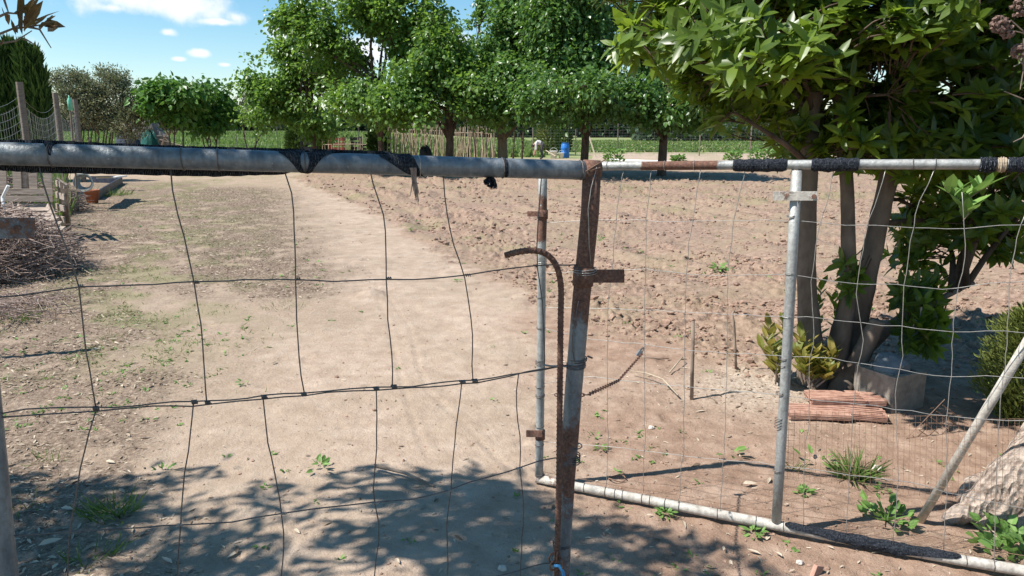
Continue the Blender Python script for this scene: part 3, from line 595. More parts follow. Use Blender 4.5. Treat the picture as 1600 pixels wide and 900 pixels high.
# small conifers in the middle distance
for (px, py0, py1, Y, wpx, lab, mt) in ((855, 190, 236, 52, 34, 'small yellow green conifer beside the bending person', 'leaf_thuja'), (880, 186, 236, 51, 22, 'dark conifer close behind the blue barrel', 'leaf_cypress'), (463, 200, 236, 38, 26, 'dark ragged bush in the crop under the leftmost tree', 'leaf_cypress'), (505, 192, 236, 37, 16, 'narrow dark bush left of the red crate', 'leaf_cypress'), (592, 185, 240, 33, 26, 'dark bush at the left end of the cane trellis', 'leaf_cypress')):
    b = W(px, py1, Y); b.z = 0; tp = W(px, py0, Y).z; r = wpx / F * Y / 2
    root = thing('conifer', lab, 'conifer', tuple(b), None)
    MB().tube([b, b + Vector((0, 0, tp * .8))], [.06, .02], 6).build('trunk', M['bark_brown'], root)
    n = 1800; zz = rng.random(n); a = rng.random(n) * 6.283; rr = r * np.sin(np.clip(zz * .9 + .12, 0, 1) * 3.14) ** .5 * (.5 + .6 * rng.random(n))
    pos = np.stack([b.x + rr * np.cos(a), b.y + rr * np.sin(a), .15 + zz * (tp - .15)], 1); X = np.stack([np.cos(a), np.sin(a), np.full(n, .7)], 1) + rng.normal(0, .3, (n, 3))
    V, T, vv = place(tmpl_small(), pos, X, rand_unit(n), rng.uniform(.15, .3, n), wscale=.6)
    co = arr_obj('crown', V, T, vv, M[mt], root); co['kind'] = 'stuff'
# bare thin saplings
for px, lab in ((803, 'bare dark sapling left of the one by the bending person'), (817, 'forked bare dark sapling just left of the bending person'), (732, 'thin dark sapling leaning in front of the cane trellis')):
    b = G(px - 2, 262); Y = b.y
    root = thing('sapling', lab, 'sapling', tuple(b), 'bare saplings between the tree trunks')
    MB().tube([b, W(px - 1, 240, Y), W(px + 1, 205, Y), W(px + 3, 170, Y)], [.07, .05, .035, .02], 6).build('trunk', M['bark_brown'], root)
    bb = MB()
    for k in range(7):
        z0 = random.uniform(185, 235); bb.tube([W(px, z0, Y), W(px + random.uniform(-9, 9), z0 - random.uniform(10, 25), Y + random.uniform(-.3, .3))], [.02, .008], 4)
    bb.build('branches', M['bark_brown'], root)

# ------------------------------------------------------------------ things in the far garden
# cane trellis: every cane its own part
def canes(label, x0, x1, n, Y, ytop, ybot, name='cane_trellis', lean=7, r=.012, grp=None):
    b = W((x0 + x1) / 2, ybot, Y); b.z = 0
    root = thing(name, label, 'trellis', tuple(b), grp)
    for i in range(n):
        px = x0 + (x1 - x0) * (i + random.random()) / n; l = random.uniform(-lean, lean); yy = Y + random.choice((-.35, .35)) * abs(l) / lean + random.uniform(-.1, .1)
        t = W(px, ytop + random.uniform(-4, 9), yy); bt = W(px + l, ybot, yy + random.uniform(-.4, .4)); bt.z = 0
        MB().tube([bt, bt.lerp(t, .5) + Vector((random.uniform(-.04, .04), 0, 0)), t], [r, r * .9, r * .55], 4, random.random()).build('cane', M['cane'], root)
    rr = MB().tube([W(x0, ytop + 14, Y), W((x0 + x1) / 2, ytop + 13, Y), W(x1, ytop + 15, Y)], r * .8, 4); rr.build('cross_cane', M['cane'], root)
    return root
canes('trellis of pale crossed canes to the left of the dark tree trunk', 607, 694, 70, 33, 190, 250, r=.02, grp='cane trellises under the trees')
canes('trellis of pale crossed canes between the dark and the tan trunks', 706, 772, 46, 33, 194, 250, r=.02, grp='cane trellises under the trees')
canes('row of short upright canes beside the red crate', 503, 600, 26, 34, 212, 250, lean=1.5, r=.016, name='cane_row')
# red and dark crates
def crate(label, px, py0, py1, w_, Y, mat):
    c = W(px, py1, Y); h = W(px, py0, Y).z; b = Vector((c.x, Y, 0)); root = thing('crate', label, 'crate', tuple(b), 'plastic crates behind the tree row')
    W2 = w_ / F * Y
    for k in range(6):
        z = h * (k + .5) / 6; m = MB()
        m.box((b.x, Y - W2 * .35, z), (W2, .03, h / 6 * .6)); m.box((b.x, Y + W2 * .35, z), (W2, .03, h / 6 * .6)); m.box((b.x - W2 / 2, Y, z), (.028, W2 * .7, h / 6 * .6)); m.box((b.x + W2 / 2, Y, z), (.028, W2 * .7, h / 6 * .6))
        m.build('slat', M[mat], root)
    for sx in (-1, 1):
        for sy in (-1, 1): MB().box((b.x + sx * (W2 / 2 + .012), Y + sy * (W2 * .35 + .012), h / 2), (.05, .05, h)).build('corner_post', M[mat], root)
crate('faded red crate behind the short canes', 527, 214, 240, 22, 36, 'red_crate')
crate('dark open crate right of the red one', 557, 213, 240, 13, 36.5, 'dark_plastic')
crate('low dark crate between the open crate and the bushes', 572, 224, 240, 10, 36.2, 'dark_plastic')
crate('large black crate among the bushes under the leftmost tree', 484, 212, 240, 20, 35.5, 'dark_plastic')
# heap of tarpaulin and brush on the left
def heap(name, label, cat, px, py0, py1, wpx, Y, mat, seed, dep=.7):
    b = W(px, py1, Y); b.z = 0; R = wpx / F * Y / 2; h = W(px, py0, Y).z; nu, nv = 22, 9; V = []; 
    for j in range(nv + 1):
        for i in range(nu):
            a = i / nu * 6.283; t = j / nv; r = max(0, math.cos(t * 1.57)) ** .5 * (1 + .35 * (vn(np.array([a * 1.3]), np.array([t * 4.]), 1.2, seed)[0] - .5)); zz = math.sin(t * 1.57) * h * (0.75 + .5 * vn(np.array([a * 2.]), np.array([t * 3.]), 1., seed + 4)[0])
            V.append((b.x + math.cos(a) * R * r, Y + math.sin(a) * R * dep * r, zz))
    T = []
    for j in range(nv):
        for i in range(nu):
            a0 = j * nu + i; a1 = j * nu + (i + 1) % nu; T += [(a0, a1, a1 + nu), (a0, a1 + nu, a0 + nu)]
    o = MB().add(V, T).build(name, M[mat], None, False); return tag(o, label, cat)
heap('brush_heap', 'grey heap of dry brush behind the dark tarpaulin', 'heap', 228, 192, 240, 84, 36, 'compost', 3)
heap('tarpaulin', 'crumpled dark blue tarpaulin lying on the heap left of the fig trees', 'tarpaulin', 208, 208, 245, 52, 34, 'tarp', 5)
heap('tarpaulin', 'crumpled green tarpaulin between the dark tarpaulin and the leaning boards', 'tarpaulin', 238, 212, 246, 30, 33, 'tarp_green', 9)
heap('plant_pot', 'dark upturned bucket in the grass by the cane trellis', 'bucket', 665, 231, 252, 26, 29.5, 'dark_plastic', 2)
for (a, b_, lab) in (((255, 212), (275, 232), 'pale plank slanting down to the right beside the tarpaulins'), ((262, 205), (250, 232), 'thin stake standing beside the slanting planks'), ((250, 218), (285, 228), 'lower plank lying against the heap')):
    q = W(*a, 32); p = W(*b_, 32); MBo = MB().bar(p, q, .09, .03, Vector((0, 1, 0))); tag(MBo.build('plank', M['wood_board']), lab, 'plank', 'planks leaning by the tarpaulins')
# blue barrel with bands, white buckets
def lathe(prof, c, n=20, v=.5):
    m = MB(); V = []; T = []
    for (r, z) in prof:
        for i in range(n): a = i / n * 6.283185; V.append((c[0] + r * math.cos(a), c[1] + r * math.sin(a), c[2] + z))
    for j in range(len(prof) - 1):
        for i in range(n): a0 = j * n + i; a1 = j * n + (i + 1) % n; T += [(a0, a1, a1 + n), (a0, a1 + n, a0 + n)]
    return m.add(V, T, v)
b = W(883, 238, 46); b.z = 0; R = .26
root = thing('barrel', 'bright blue plastic barrel in the far garden right of the bending person', 'barrel', tuple(b))
lathe([(0, 0), (R * .9, 0), (R, .05), (R, .25), (R * 1.05, .28), (R, .31), (R, .55), (R * 1.05, .58), (R, .61), (R * .95, .8), (R * .8, .84), (0, .84)], b).build('body', M['blue'], root, True)
lathe([(R * .82, .85), (R * .86, .85), (R * .86, .89), (R * .8, .90), (0, .90)], b).build('lid', M['blue'], root, True)
for px, lab in ((865, 'white bucket left of the blue barrel'), (877, 'small white bucket against the foot of the blue barrel')):
    b = W(px, 238, 45); b.z = 0; root = thing('bucket', lab, 'bucket', tuple(b), 'white buckets in the far garden')
    s = 1 if px == 865 else .75
    lathe([(0, 0), (.17 * s, 0), (.22 * s, .42 * s), (.235 * s, .42 * s), (.235 * s, .45 * s), (.215 * s, .45 * s), (.165 * s, .03), (0, .03)], b, 16).build('body', M['white'], root, True)
    MB().tube([b + Vector((.23 * s * math.cos(t), 0, .43 * s + .2 * s * math.sin(t))) for t in np.linspace(0, math.pi, 9)], .008, 5).build('handle', M['white'], root)
p = W(950, 238, 40); q = W(1105, 248, 36); p.z = .1; q.z = .08
tag(MB().tube([p, p.lerp(q, .5), q], .07, 10).build('white_pipe', M['white']), 'long white pipe lying on bare earth behind the gate rail', 'pipe')
p = W(920, 212, 48); q = W(931, 237, 47); q.z = .0
tag(MB().bar(q, p, .09, .05).build('stake', M['cane']), 'pale wooden stake leaning right of the dark tree trunk', 'stake')
p = W(853, 235, 42); q = W(868, 244, 41); tag(MB().tube([p, q], .03, 6).build('handle_pole', M['cane']), 'pale tool handle slanting right of the bending person', 'tool handle')
# bending person
def person():
    Y = 43.5; o3 = W(845, 246, Y); o3.z = hz(o3.x, Y)
    root = thing('person', 'person in a pale shirt bending down to the ground in the far garden', 'person', tuple(o3))
    P = {'pel': (.12, 0, .86), 'chest': (-.18, 0, .98), 'sh': (-.30, 0, .90), 'neck': (-.38, 0, .84), 'hd': (-.46, 0, .76), 'hd2': (-.52, 0, .68),
         'hl': (.12, .1, .84), 'kl': (.06, .12, .46), 'al': (.12, .13, .08), 'tl': (-.05, .13, .03), 'hr': (.12, -.1, .84), 'kr': (.0, -.12, .46), 'ar': (.1, -.13, .08), 'tr': (-.07, -.13, .03),
         'sl': (-.28, .19, .88), 'el': (-.30, .24, .60), 'wl': (-.38, .2, .36), 'sr': (-.28, -.19, .88), 'er': (-.26, -.24, .60), 'wr': (-.36, -.2, .34), 'ml': (-.40, .19, .29), 'mr': (-.38, -.19, .27)}
    R = {'pel': .15, 'chest': .16, 'sh': .13, 'neck': .06, 'hd': .09, 'hd2': .085, 'hl': .1, 'kl': .065, 'al': .045, 'tl': .04, 'hr': .1, 'kr': .065, 'ar': .045, 'tr': .04, 'sl': .07, 'el': .045, 'wl': .03, 'sr': .07, 'er': .045, 'wr': .03, 'ml': .035, 'mr': .035}
    E = [('pel', 'chest'), ('chest', 'sh'), ('sh', 'neck'), ('neck', 'hd'), ('hd', 'hd2'), ('pel', 'hl'), ('hl', 'kl'), ('kl', 'al'), ('al', 'tl'), ('pel', 'hr'), ('hr', 'kr'), ('kr', 'ar'), ('ar', 'tr'), ('sh', 'sl'), ('sl', 'el'), ('el', 'wl'), ('sh', 'sr'), ('sr', 'er'), ('er', 'wr'), ('wl', 'ml'), ('wr', 'mr')]
    for s in 'lr':
        mx, my, mz = P['m' + s]
        for k in range(5):
            nm = f'f{s}{k}'; P[nm] = (mx - .02 - (.03 if k == 0 else 0), my + (k - 2) * .018, mz - (.05 if k == 0 else .08 + .006 * (2 - abs(k - 2)))); R[nm] = .009; E.append(('m' + s, nm))
    ks = list(P); me = bpy.data.meshes.new('body'); me.from_pydata([Vector(P[k]) for k in ks], [(ks.index(a), ks.index(b)) for a, b in E], [])
    o = bpy.data.objects.new('body', me); C.objects.link(o); o.parent = root
    sk = o.modifiers.new('s', 'SKIN'); 
    for i, k in enumerate(ks): me.skin_vertices[0].data[i].radius = (R[k], R[k]); 
    me.skin_vertices[0].data[0].use_root = True
    ss = o.modifiers.new('u', 'SUBSURF'); ss.levels = 1; ss.render_levels = 1
    bpy.context.view_layer.update(); dg = bpy.context.evaluated_depsgraph_get(); m2 = bpy.data.meshes.new_from_object(o.evaluated_get(dg)); o.modifiers.clear(); o.data = m2; m2.name = 'body'
    for k in ('skin', 'shirt', 'trousers'): m2.materials.append(M[k])
    for f in m2.polygons:
        c = f.center; f.material_index = 2 if (c.x > -.02 or (c.z < .8 and c.x > -.14 and abs(c.y) < .2)) and c.x > -.15 else (1 if c.z > .55 and c.x > -.36 else 0)
        f.use_smooth = True
    hm = MB()
    n = 10
    for j in range(5):
        for i in range(n): pass
    lathe([(.098, -.02), (.1, .03), (.085, .08), (.05, .105), (0, .112)], (0, 0, 0), 12)
    h = lathe([(.1, -.03), (.103, .03), (.088, .08), (.05, .107), (0, .114)], (-.48, 0, .74), 12).build('hair', M['hair'], None, True); h.parent = root
person()
# far wire fence behind the garden
fr = thing('wire_fence', 'tall wire mesh fence on thin posts before the meadow', 'fence', tuple(G(1000, 236)))
prev = None; mesh_m = MB()
Yf = 50
fx = [640, 700, 760, 833, 900, 966, 1032, 1095, 1175, 1250, 1330, 1420]
for px in fx:
    t = W(px, 193, Yf); b = Vector((t.x, Yf, -.05)); MB().tube([b, t], .045, 6).build('post', M['wood'] if px % 2 else M['wire_dark'], fr)
a = W(640, 195, Yf); c = W(1420, 195, Yf)
for k in range(11):
    z = .15 + k * .19; mesh_m.tube([(a.x, Yf, z), (c.x, Yf, z)], .0035, 3, cap=False)
xx = a.x
while xx < c.x: mesh_m.tube([(xx, Yf, 0), (xx, Yf, 2.05)], .003, 3, cap=False); xx += .3
o = mesh_m.build('wire_mesh', M['wire_light'], fr); o['kind'] = 'stuff'
f2 = thing('wire_fence', 'thin low wire fence crossing the crop behind the fig trees', 'fence', tuple(W(400, 230, 45)))
for px in (262, 300, 340, 368, 432, 470, 560, 610):
    t = W(px, 197, 45); t2 = Vector((t.x, 45, -.05)); MB().tube([t2, t], .02, 5).build('post', M['wire_dark'], f2)
for k in range(4):
    a = W(250, 200, 45); c = W(640, 200, 45); z = .4 + k * .4; MB().tube([(a.x, 45, z), (c.x, 45, z)], .004, 3).build('wire', M['wire_light'], f2)

# climbing weeds in the garden at the right
def rosette_plant(name, label, cat, pos, n, ls, mat, tmn, up=.6, spread=.06, h=.1, grp=None, wd=1.0, stems=True):
    pos = Vector(pos); root = thing(name, label, cat, tuple(pos), grp)
    a = rng.random(n) * 6.283; r = spread * rng.random(n) ** .6; st = np.stack([pos.x + r * np.cos(a), pos.y + r * np.sin(a), pos.z + h * rng.random(n) ** .8], 1)
    X = np.stack([np.cos(a), np.sin(a), np.full(n, up)], 1) + rng.normal(0, .3, (n, 3)); Nn = np.array([0, 0, 1]) + rng.normal(0, .4, (n, 3))
    V, T, vv = place(tmn, st, X, Nn, rng.uniform(.6, 1.15, n) * ls, wscale=wd)
    arr_obj('leaves', V, T, vv, M[mat], root)
    if stems:
        m = MB()
        for i in range(min(n, 14)): m.tube([pos, tuple(st[i])], [.004, .002], 3)
        m.build('stems', M['leaf_weed'], root)
    return root
for px, py, s, lab in ((1145, 246, .45, 'bushy green vegetable plant left of the others behind the gate rail'), (1185, 244, .5, 'bushy green vegetable plant in the middle behind the gate rail'), (1215, 238, .5, 'bushy green vegetable plant nearest the laurel trunks'), (1060, 246, .3, 'small vegetable plant right of the last tree trunk'), (960, 234, .5, 'dark weed clump behind the leaning stake')):
    b = W(px, py + 4, 36); b.z = 0; rosette_plant('vegetable_plant', lab, 'plant', b, 240, .16, 'leaf_weed', tmpl_heart(), .5, s, s * 1.5, 'vegetable plants beyond the dug ground')

# ------------------------------------------------------------------ left boundary fence of round posts and mesh
lf = thing('post_fence', 'wire mesh fence on round grey wooden posts at the left', 'fence', tuple(W(35, 300, 11.5)))
posts = [(-75, 12.3, 110, .06), (33, 15.5, 128, .068), (89, 20, 145, .07), (120, 24, 155, .075)]
PP = []
for px, Y, top, r in posts:
    t = W(px - 3, top, Y); b = Vector((t.x - .02, Y, -.1)); PP.append((b, t)); MB().tube([b, b.lerp(t, .5), t], [r, r, r * .95], 12).build('post', M['wood'], lf, False)
for (b0, t0), (b1, t1) in zip(PP[:-1], PP[1:]):
    m = MB(); L = (b1 - b0).length; n = int(L / .15); 
    for k in range(12):
        z = .55 + k * .16
        pts = []
        for i in range(9):
            t = i / 8; p = b0.lerp(b1, t); pts.append((p.x, p.y, z - .22 * math.sin(math.pi * t) * (.4 + k / 12) + .0))
        m.tube(pts, .0032, 3, cap=False)
    for i in range(1, n):
        t = i / n; p = b0.lerp(b1, t); sg = .22 * math.sin(math.pi * t)
        m.tube([(p.x, p.y, .5 - sg * .4), (p.x + random.uniform(-.02, .02), p.y, 2.2 - sg * 1.35)], .0026, 3, cap=False)
    m.build('mesh_panel', M['wire_light'], lf)['kind'] = 'stuff'
b = W(113, 250, 15); b.z = 0; t = W(109, 160, 15)
root = thing('garden_stake', 'thin garden stake capped with a green plastic bottle', 'stake', tuple(b))
MB().tube([b, b.lerp(t, .5), t], .018, 6).build('pole', M['wood'], root)
lathe([(0, -.16), (.04, -.15), (.045, .03), (.03, .07), (.014, .10), (.014, .13), (0, .13)], t, 12).build('bottle', M['green_plastic'], root, True)
x = rng.uniform(-16, -6.5, 9000); y = rng.uniform(11, 26, 9000); k = x < -0.56 * y - .6; x, y = x[k], y[k]
blades('tall_grass', x, y, rng.uniform(.25, .9, len(x)) * (x < -.6 * y), M['grass'], 'tall pale grass growing along the left fence', 'grass', .02, .3)

# ------------------------------------------------------------------ pallets, pots and brush on the left
def board(root, a, b, wd, th, up, nm='slat'):
    return MB().bar(a, b, wd, th, up, random.random(), .002).build(nm, M['wood_board'], root)
Yp = 11.2
pr = thing('pallet', 'upright wooden pallet with four vertical slats showing under the gate pipe', 'pallet', tuple(G(30, 362)), 'wooden pallets on the left')
for px in (-32, 3, 26, 51, 74):
    t = W(px - 2, 225, Yp); b = W(px + 2, 300, Yp); board(pr, b, t, .125, .02, Vector((1, 0, 0)))
for py, dy in ((299, -.03), (310, -.05), (322, -.03)):
    board(pr, W(-60, py, Yp + dy), W(83, py + .5, Yp + dy), .085, .03, Vector((0, 0, 1)), 'cross_rail')
for px in (-20, 40): board(pr, W(px, 345, Yp + .06), W(px, 225, Yp + .06), .09, .08, Vector((0, 1, 0)), 'stringer')
p2 = thing('pallet', 'grey wooden pallet lying tilted forward below the upright one', 'pallet', tuple(G(60, 362)), 'wooden pallets on the left')
for k in range(5):
    t = k / 4; Y = 11.02 - t * .8; py = 327 + t * 29; xr = 80 + t * 20
    board(p2, W(-60, py, Y), W(xr, py + 1, Y), .10, .022, Vector((0, .9, .4)))
for px in (-30, 30, 76): 
    a = W(px, 322, 11.12); b = W(px + 18, 362, 10.35); board(p2, b, a, .07, .06, Vector((0, .6, .8)), 'stringer')
p3 = thing('pallet', 'wooden pallet seen edge-on at the right end of the pallets', 'pallet', tuple(G(104, 364)), 'wooden pallets on the left')
board(p3, G(107, 366), W(99, 285, 10.75), .03, .11, Vector((0, 1, .0)), 'stringer'); board(p3, G(100, 352), W(92, 280, 11.6), .03, .08, Vector((0, 1, 0)), 'stringer')
for py in (290, 308, 326, 344): board(p3, W(101, py, 10.75), W(88, py - 4, 11.6), .09, .02, Vector((0, 0, 1)))
p = W(6, 330, 10.0); tag(MB().tube([W(13, 290, 10), W(4, 309, 10), W(6, 330, 9.9), W(10, 340, 9.8)], .022, 8).build('bent_pipe', M['white']), 'thin white bent pipe standing in front of the pallets', 'pipe')
# terracotta pot
b = GZ(145, 318); root = thing('flower_pot', 'terracotta flower pot standing beside the wood pile', 'flower pot', tuple(b))
lathe([(0, 0), (.11, 0), (.15, .24), (.17, .24), (.172, .30), (.155, .30), (.145, .24), (.13, .22), (0, .22)], b, 22).build('body', M['pot'], root, True)
lathe([(0, .235), (.14, .235)], b, 14).build('soil', M['clod'], root)
# coil of pipe
cc = W(132, 285, 15.2); root = thing('hose_coil', 'grey coil of hose resting on the wood pile', 'hose', (cc.x, cc.y, 0))
for k in range(7):
    R = .2 - .012 * k; MB().tube([cc + Vector((R * math.cos(t), -.05 + k * .015, R * .9 * math.sin(t) + random.uniform(-.01, .01))) for t in np.linspace(0, 6.4, 20)], .012, 5).build('loop', M['grey_hose'], root)
# raised bed of old boards
rb = thing('raised_bed', 'low bed edged with dark boards and topped with pale sheets', 'raised bed', tuple(G(170, 300)))
A = G(152, 313); B = G(191, 287); D = G(110, 285)
for q0, q1 in ((A, B), (A + Vector((-1.2, .5, 0)), A), (B + Vector((-1.2, .5, 0)), B)):
    MB().bar(q0 + Vector((0, 0, .11)), q1 + Vector((0, 0, .11)), .2, .04, Vector((0, 0, 1))).build('board', M['tarp'], rb)
MB().bar(W(160, 277, 17.2), W(190, 276, 17.2), .03, .5, Vector((0, 0, 1))).build('sheet', M['white'], rb)
MB().bar(W(135, 276, 15.4), W(176, 275, 17.9), .02, .35, Vector((0, 0, 1))).build('plank', M['wood_board'], rb)
def brush(name, label, c, R, n, L0, L1, r, mat='twig_pile'):
    m = MB()
    for i in range(n):
        u = rand_unit(1)[0]; rr = random.random() ** .4; p = np.array([c.x + u[0] * R[0] * rr, c.y + u[1] * R[1] * rr, abs(u[2]) * R[2] * rr + .02]); a = random.random() * 6.283
        d = np.array([math.cos(a), math.sin(a), random.gauss(0, .25)]); L = random.uniform(L0, L1)
        p0 = p - d * L / 2; p1 = p + d * L / 2; p0[2] = max(.005, p0[2]); p1[2] = max(.005, p1[2]); md = (p0 + p1) / 2 + rng.normal(0, .04 * L, 3); md[2] = max(md[2], .01)
        rad = r * random.uniform(.4, 1.3); m.tube([p0, md, p1], [rad, rad * .8, rad * .4], 4, random.random() ** 1.6, cap=False)
    return tag(m.build(name, M[mat]), label, 'brushwood', kind='stuff')
brush('brush_pile', 'tangled pile of cut twigs at the left edge before the pallets', G(-40, 430), (1.1, 1.1, .8), 3800, .12, .7, .0055)
brush('brush_pile', 'lower fringe of dry twigs spreading onto the path', G(-10, 490), (.75, .7, .12), 500, .1, .45, .004)
brush('prunings_pile', 'dark pile of prunings behind and beside the pallets', G(80, 335), (.42, 1.1, .62), 1100, .12, .42, .008)
brush('prunings_pile', 'dark pile of branches seen through the upright pallet', W(-20, 330, 12.2), (.85, .5, 1.0), 800, .3, 1.2, .013)
for a, b_, lab in (((65, 395), (143, 432), 'pale straight stick sticking out of the twig pile'), ((55, 362), (67, 385), 'short pale stick at the top of the twig pile'), ((156, 391), (200, 392), 'dark thin stick lying on the ground right of the twig pile'), ((585, 742), (678, 766), 'dark stick lying in the tree shadow near the gate')):
    p = GZ(*a); q = GZ(*b_); p.z += .03 if a[0] < 600 and a[0] > 100 else .12; q.z += .02
    if a[0] > 500: p.z = hz(p.x, p.y) + .03; q.z = hz(q.x, q.y) + .01
    tag(MB().tube([p, p.lerp(q, .5) + Vector((0, .01, .01)), q], [.009, .008, .005], 6).build('stick', M['cane'] if a[0] < 100 else M['stick']), lab, 'stick')
# post out of frame whose shadow crosses the path edge
e = G(150, 548); hh = 1.5; b = Vector((e.x, e.y, 0)) - SH * hh
tag(MB().tube([b, b + Vector((0, 0, hh))], .04, 8).build('wooden_post', M['wood']), 'wooden post just outside the left frame edge throwing a thin shadow', 'post')

# ------------------------------------------------------------------ near gate leaf
zc = 1.72; pa = ray(0, 240) * zc; pb = ray(915, 262) * 2.08
PLN = Plane(Vector((pa.x, pa.y, 0)), Vector((pb.x, pb.y, 0)))
g1 = thing('gate', 'near gate leaf with a thick grey pipe rail on top and wide wire mesh', 'gate', (PLN.at(900, 430).x, PLN.at(900, 430).y, 0), 'two leaves of the garden gate')
pr_ = .0265
xs = list(range(-40, 921, 40)); top_c = lambda px: 240 + 26.5 * px / 925
pts = [PLN.at(px, top_c(px)) for px in xs]
vr = [0.10 + (.3 if px > 890 else 0) for px in xs]
MB().tube(pts, pr_, 20, vr).build('top_rail', M['pipe_near'], g1, True)
# rusty end of the rail
MB().tube([PLN.at(912, 265), PLN.at(936, 266)], pr_ * 1.06, 18, .8).build('rail_end', M['rust'], g1, True)
# stile
sp = [(925, 262), (922, 330), (915, 400), (908, 470), (902, 540), (896, 610), (891, 680), (885, 750), (881, 820), (877, 890), (873, 960), (870, 1040)]
vs = [.9, .9, .9, .85, .3, .34, .7, .62, .3, .42, .8, .8]
MB().tube([PLN.at(*p) for p in sp], .0262, 20, vs).build('stile', M['pipe_near'], g1, True)
MB().tube([PLN.at(-62, 240), PLN.at(-40, 400), PLN.at(-14, 640), PLN.at(2, 800), PLN.at(12, 900), PLN.at(22, 1010)], .024, 18, .1).build('stile', M['pipe_near'], g1, True)
def plate(root, pl, x0, y0, x1, y1, off, th, mat, v=.5, nm='latch_plate'):
    c = [pl.at(x0, y1, off), pl.at(x1, y1, off), pl.at(x1, y0, off), pl.at(x0, y0, off)]; n = pl.n * th
    V = [tuple(p) for p in c] + [tuple(p - n) for p in c]
    T = [(0, 1, 2), (0, 2, 3), (4, 6, 5), (4, 7, 6), (0, 4, 5), (0, 5, 1), (1, 5, 6), (1, 6, 2), (2, 6, 7), (2, 7, 3), (3, 7, 4), (3, 4, 0)]
    return MB().add(V, T, v).build(nm, M[mat], root)
plate(g1, PLN, 906, 421, 974, 441, .0, .008, 'rust', .9)
MB().tube([PLN.at(913, 417), PLN.at(911.5, 431), PLN.at(910.5, 446)], .0305, 14, .9).build('collar', M['rust'], g1, True)
plate(g1, PLN, -50, 340, 55, 372, .0, .01, 'pipe_near', .42)
MB().tube([PLN.at(27, 356, -.016), PLN.at(27, 356, -.004)], .007, 8, .9).build('bolt', M['rust'], g1)
MB().tube([PLN.at(938, 262, -.03), PLN.at(915, 268, -.032), PLN.at(946, 249, -.02)], .0016, 5, .5).build('tie_wire', M['wire_rust'], g1)
# wires
def wire(root, pl, pts, r, mat, nm, off=0.0, wob=0.0008, step=14):
    P = [pl.at(px, py, off) for px, py in pts]; Q = []
    for a, b in zip(P[:-1], P[1:]):
        n = max(1, int((b - a).length / .04)); Q += [a.lerp(b, i / n) for i in range(n)]
    Q.append(P[-1])
    # light smoothing keeps the hand-bent look
    for _ in range(1): Q = [Q[0]] + [(Q[i - 1] + Q[i] * 2 + Q[i + 1]) / 4 for i in range(1, len(Q) - 1)] + [Q[-1]]
    Q = [q + Vector((random.gauss(0, wob), random.gauss(0, wob), random.gauss(0, wob))) for q in Q]
    return MB().tube(Q, r, 6).build(nm, M[mat], root, True)
WR = .0019
hw1 = [(-45, 470), (0, 465), (60, 458), (125, 447), (200, 448), (245, 444), (303, 440), (385, 438), (463, 436), (520, 440), (605, 435), (650, 438), (728, 430), (770, 423), (800, 418), (840, 414), (905, 413)]
up2 = [(-20, 652), (0, 645), (40, 638), (150, 636), (205, 636), (240, 629), (300, 627), (330, 626), (360, 627), (413, 617), (473, 613), (515, 614), (545, 606), (590, 605), (618, 603), (645, 607), (668, 600), (722, 595), (745, 593), (770, 592), (795, 585), (850, 578), (900, 568)]
lo2 = [(-20, 655), (0, 651), (60, 648), (150, 643), (205, 638), (240, 634), (300, 634), (330, 633), (372, 624), (413, 623), (473, 620), (515, 611), (545, 612), (590, 610), (618, 608), (645, 605), (668, 605), (722, 600), (745, 598), (770, 594), (795, 589), (850, 573), (900, 573)]
hw3 = [(-10, 838), (40, 836), (100, 832), (160, 828), (280, 820), (330, 817), (360, 819), (400, 808), (440, 802), (520, 791), (585, 786), (610, 781), (640, 783), (700, 768), (735, 751), (760, 746), (800, 735), (812, 733), (845, 717), (885, 714)]
hw4 = [(20, 1010), (400, 960), (700, 915), (810, 893), (830, 884), (852, 878), (866, 880)]
for pts in (hw1, up2, lo2, hw3, hw4): wire(g1, PLN, pts, WR, 'wire_dark', 'horizontal_wire')
vw = [[(58, 250), (66, 285), (78, 320), (95, 365), (125, 447), (130, 520), (139, 580), (150, 638)],
      [(150, 640), (138, 680), (125, 730), (118, 780), (108, 840), (105, 920)],
      [(265, 250), (268, 300), (288, 370), (303, 440), (314, 510), (320, 580), (323, 628)],
      [(303, 628), (295, 700), (288, 740), (283, 800), (279, 870), (277, 930)],
      [(441, 255), (447, 280), (458, 300), (460, 360), (462, 436), (463, 500), (467, 560), (474, 614)],
      [(411, 618), (418, 690), (430, 740), (440, 802), (445, 835), (438, 920)],
      [(576, 255), (582, 290), (600, 335), (604, 385), (604, 435), (605, 500), (614, 555), (613, 604)],
      [(588, 607), (589, 700), (582, 786), (598, 815), (592, 850), (582, 920)],
      [(691, 258), (698, 330), (708, 385), (728, 430), (730, 470), (738, 500), (738, 592)],
      [(722, 596), (712, 670), (705, 762), (699, 800), (699, 920)],
      [(847, 262), (841, 345), (836, 385), (840, 425), (848, 470), (851, 560), (851, 576)],
      [(810, 584), (804, 640), (815, 680), (811, 730), (819, 780), (812, 920)]]
for pts in vw: wire(g1, PLN, pts, WR * .95, 'wire_dark', 'vertical_wire', .002)
def knot(root, pl, px, py, r, mat, n=3, s=7, nm='wire_knot'):
    m = MB(); q = pl.at(px, py); sc_ = (pl.at(px + 10, py) - q).length / 10
    pts = []
    for i in range(n * 8): a = i / 8 * 6.283; pts.append(q + pl.d * ((i / (n * 8) - .5) * s * sc_) + pl.n * (math.cos(a) * r * 1.9) + Vector((0, 0, math.sin(a) * r * 1.9)))
    m.tube(pts, r * .8, 4); return m.build(nm, M[mat], root)
for px, py in ((127, 447), (307, 441), (466, 436), (608, 435), (731, 430)): knot(g1, PLN, px, py, WR, 'wire_dark', 3, 9)
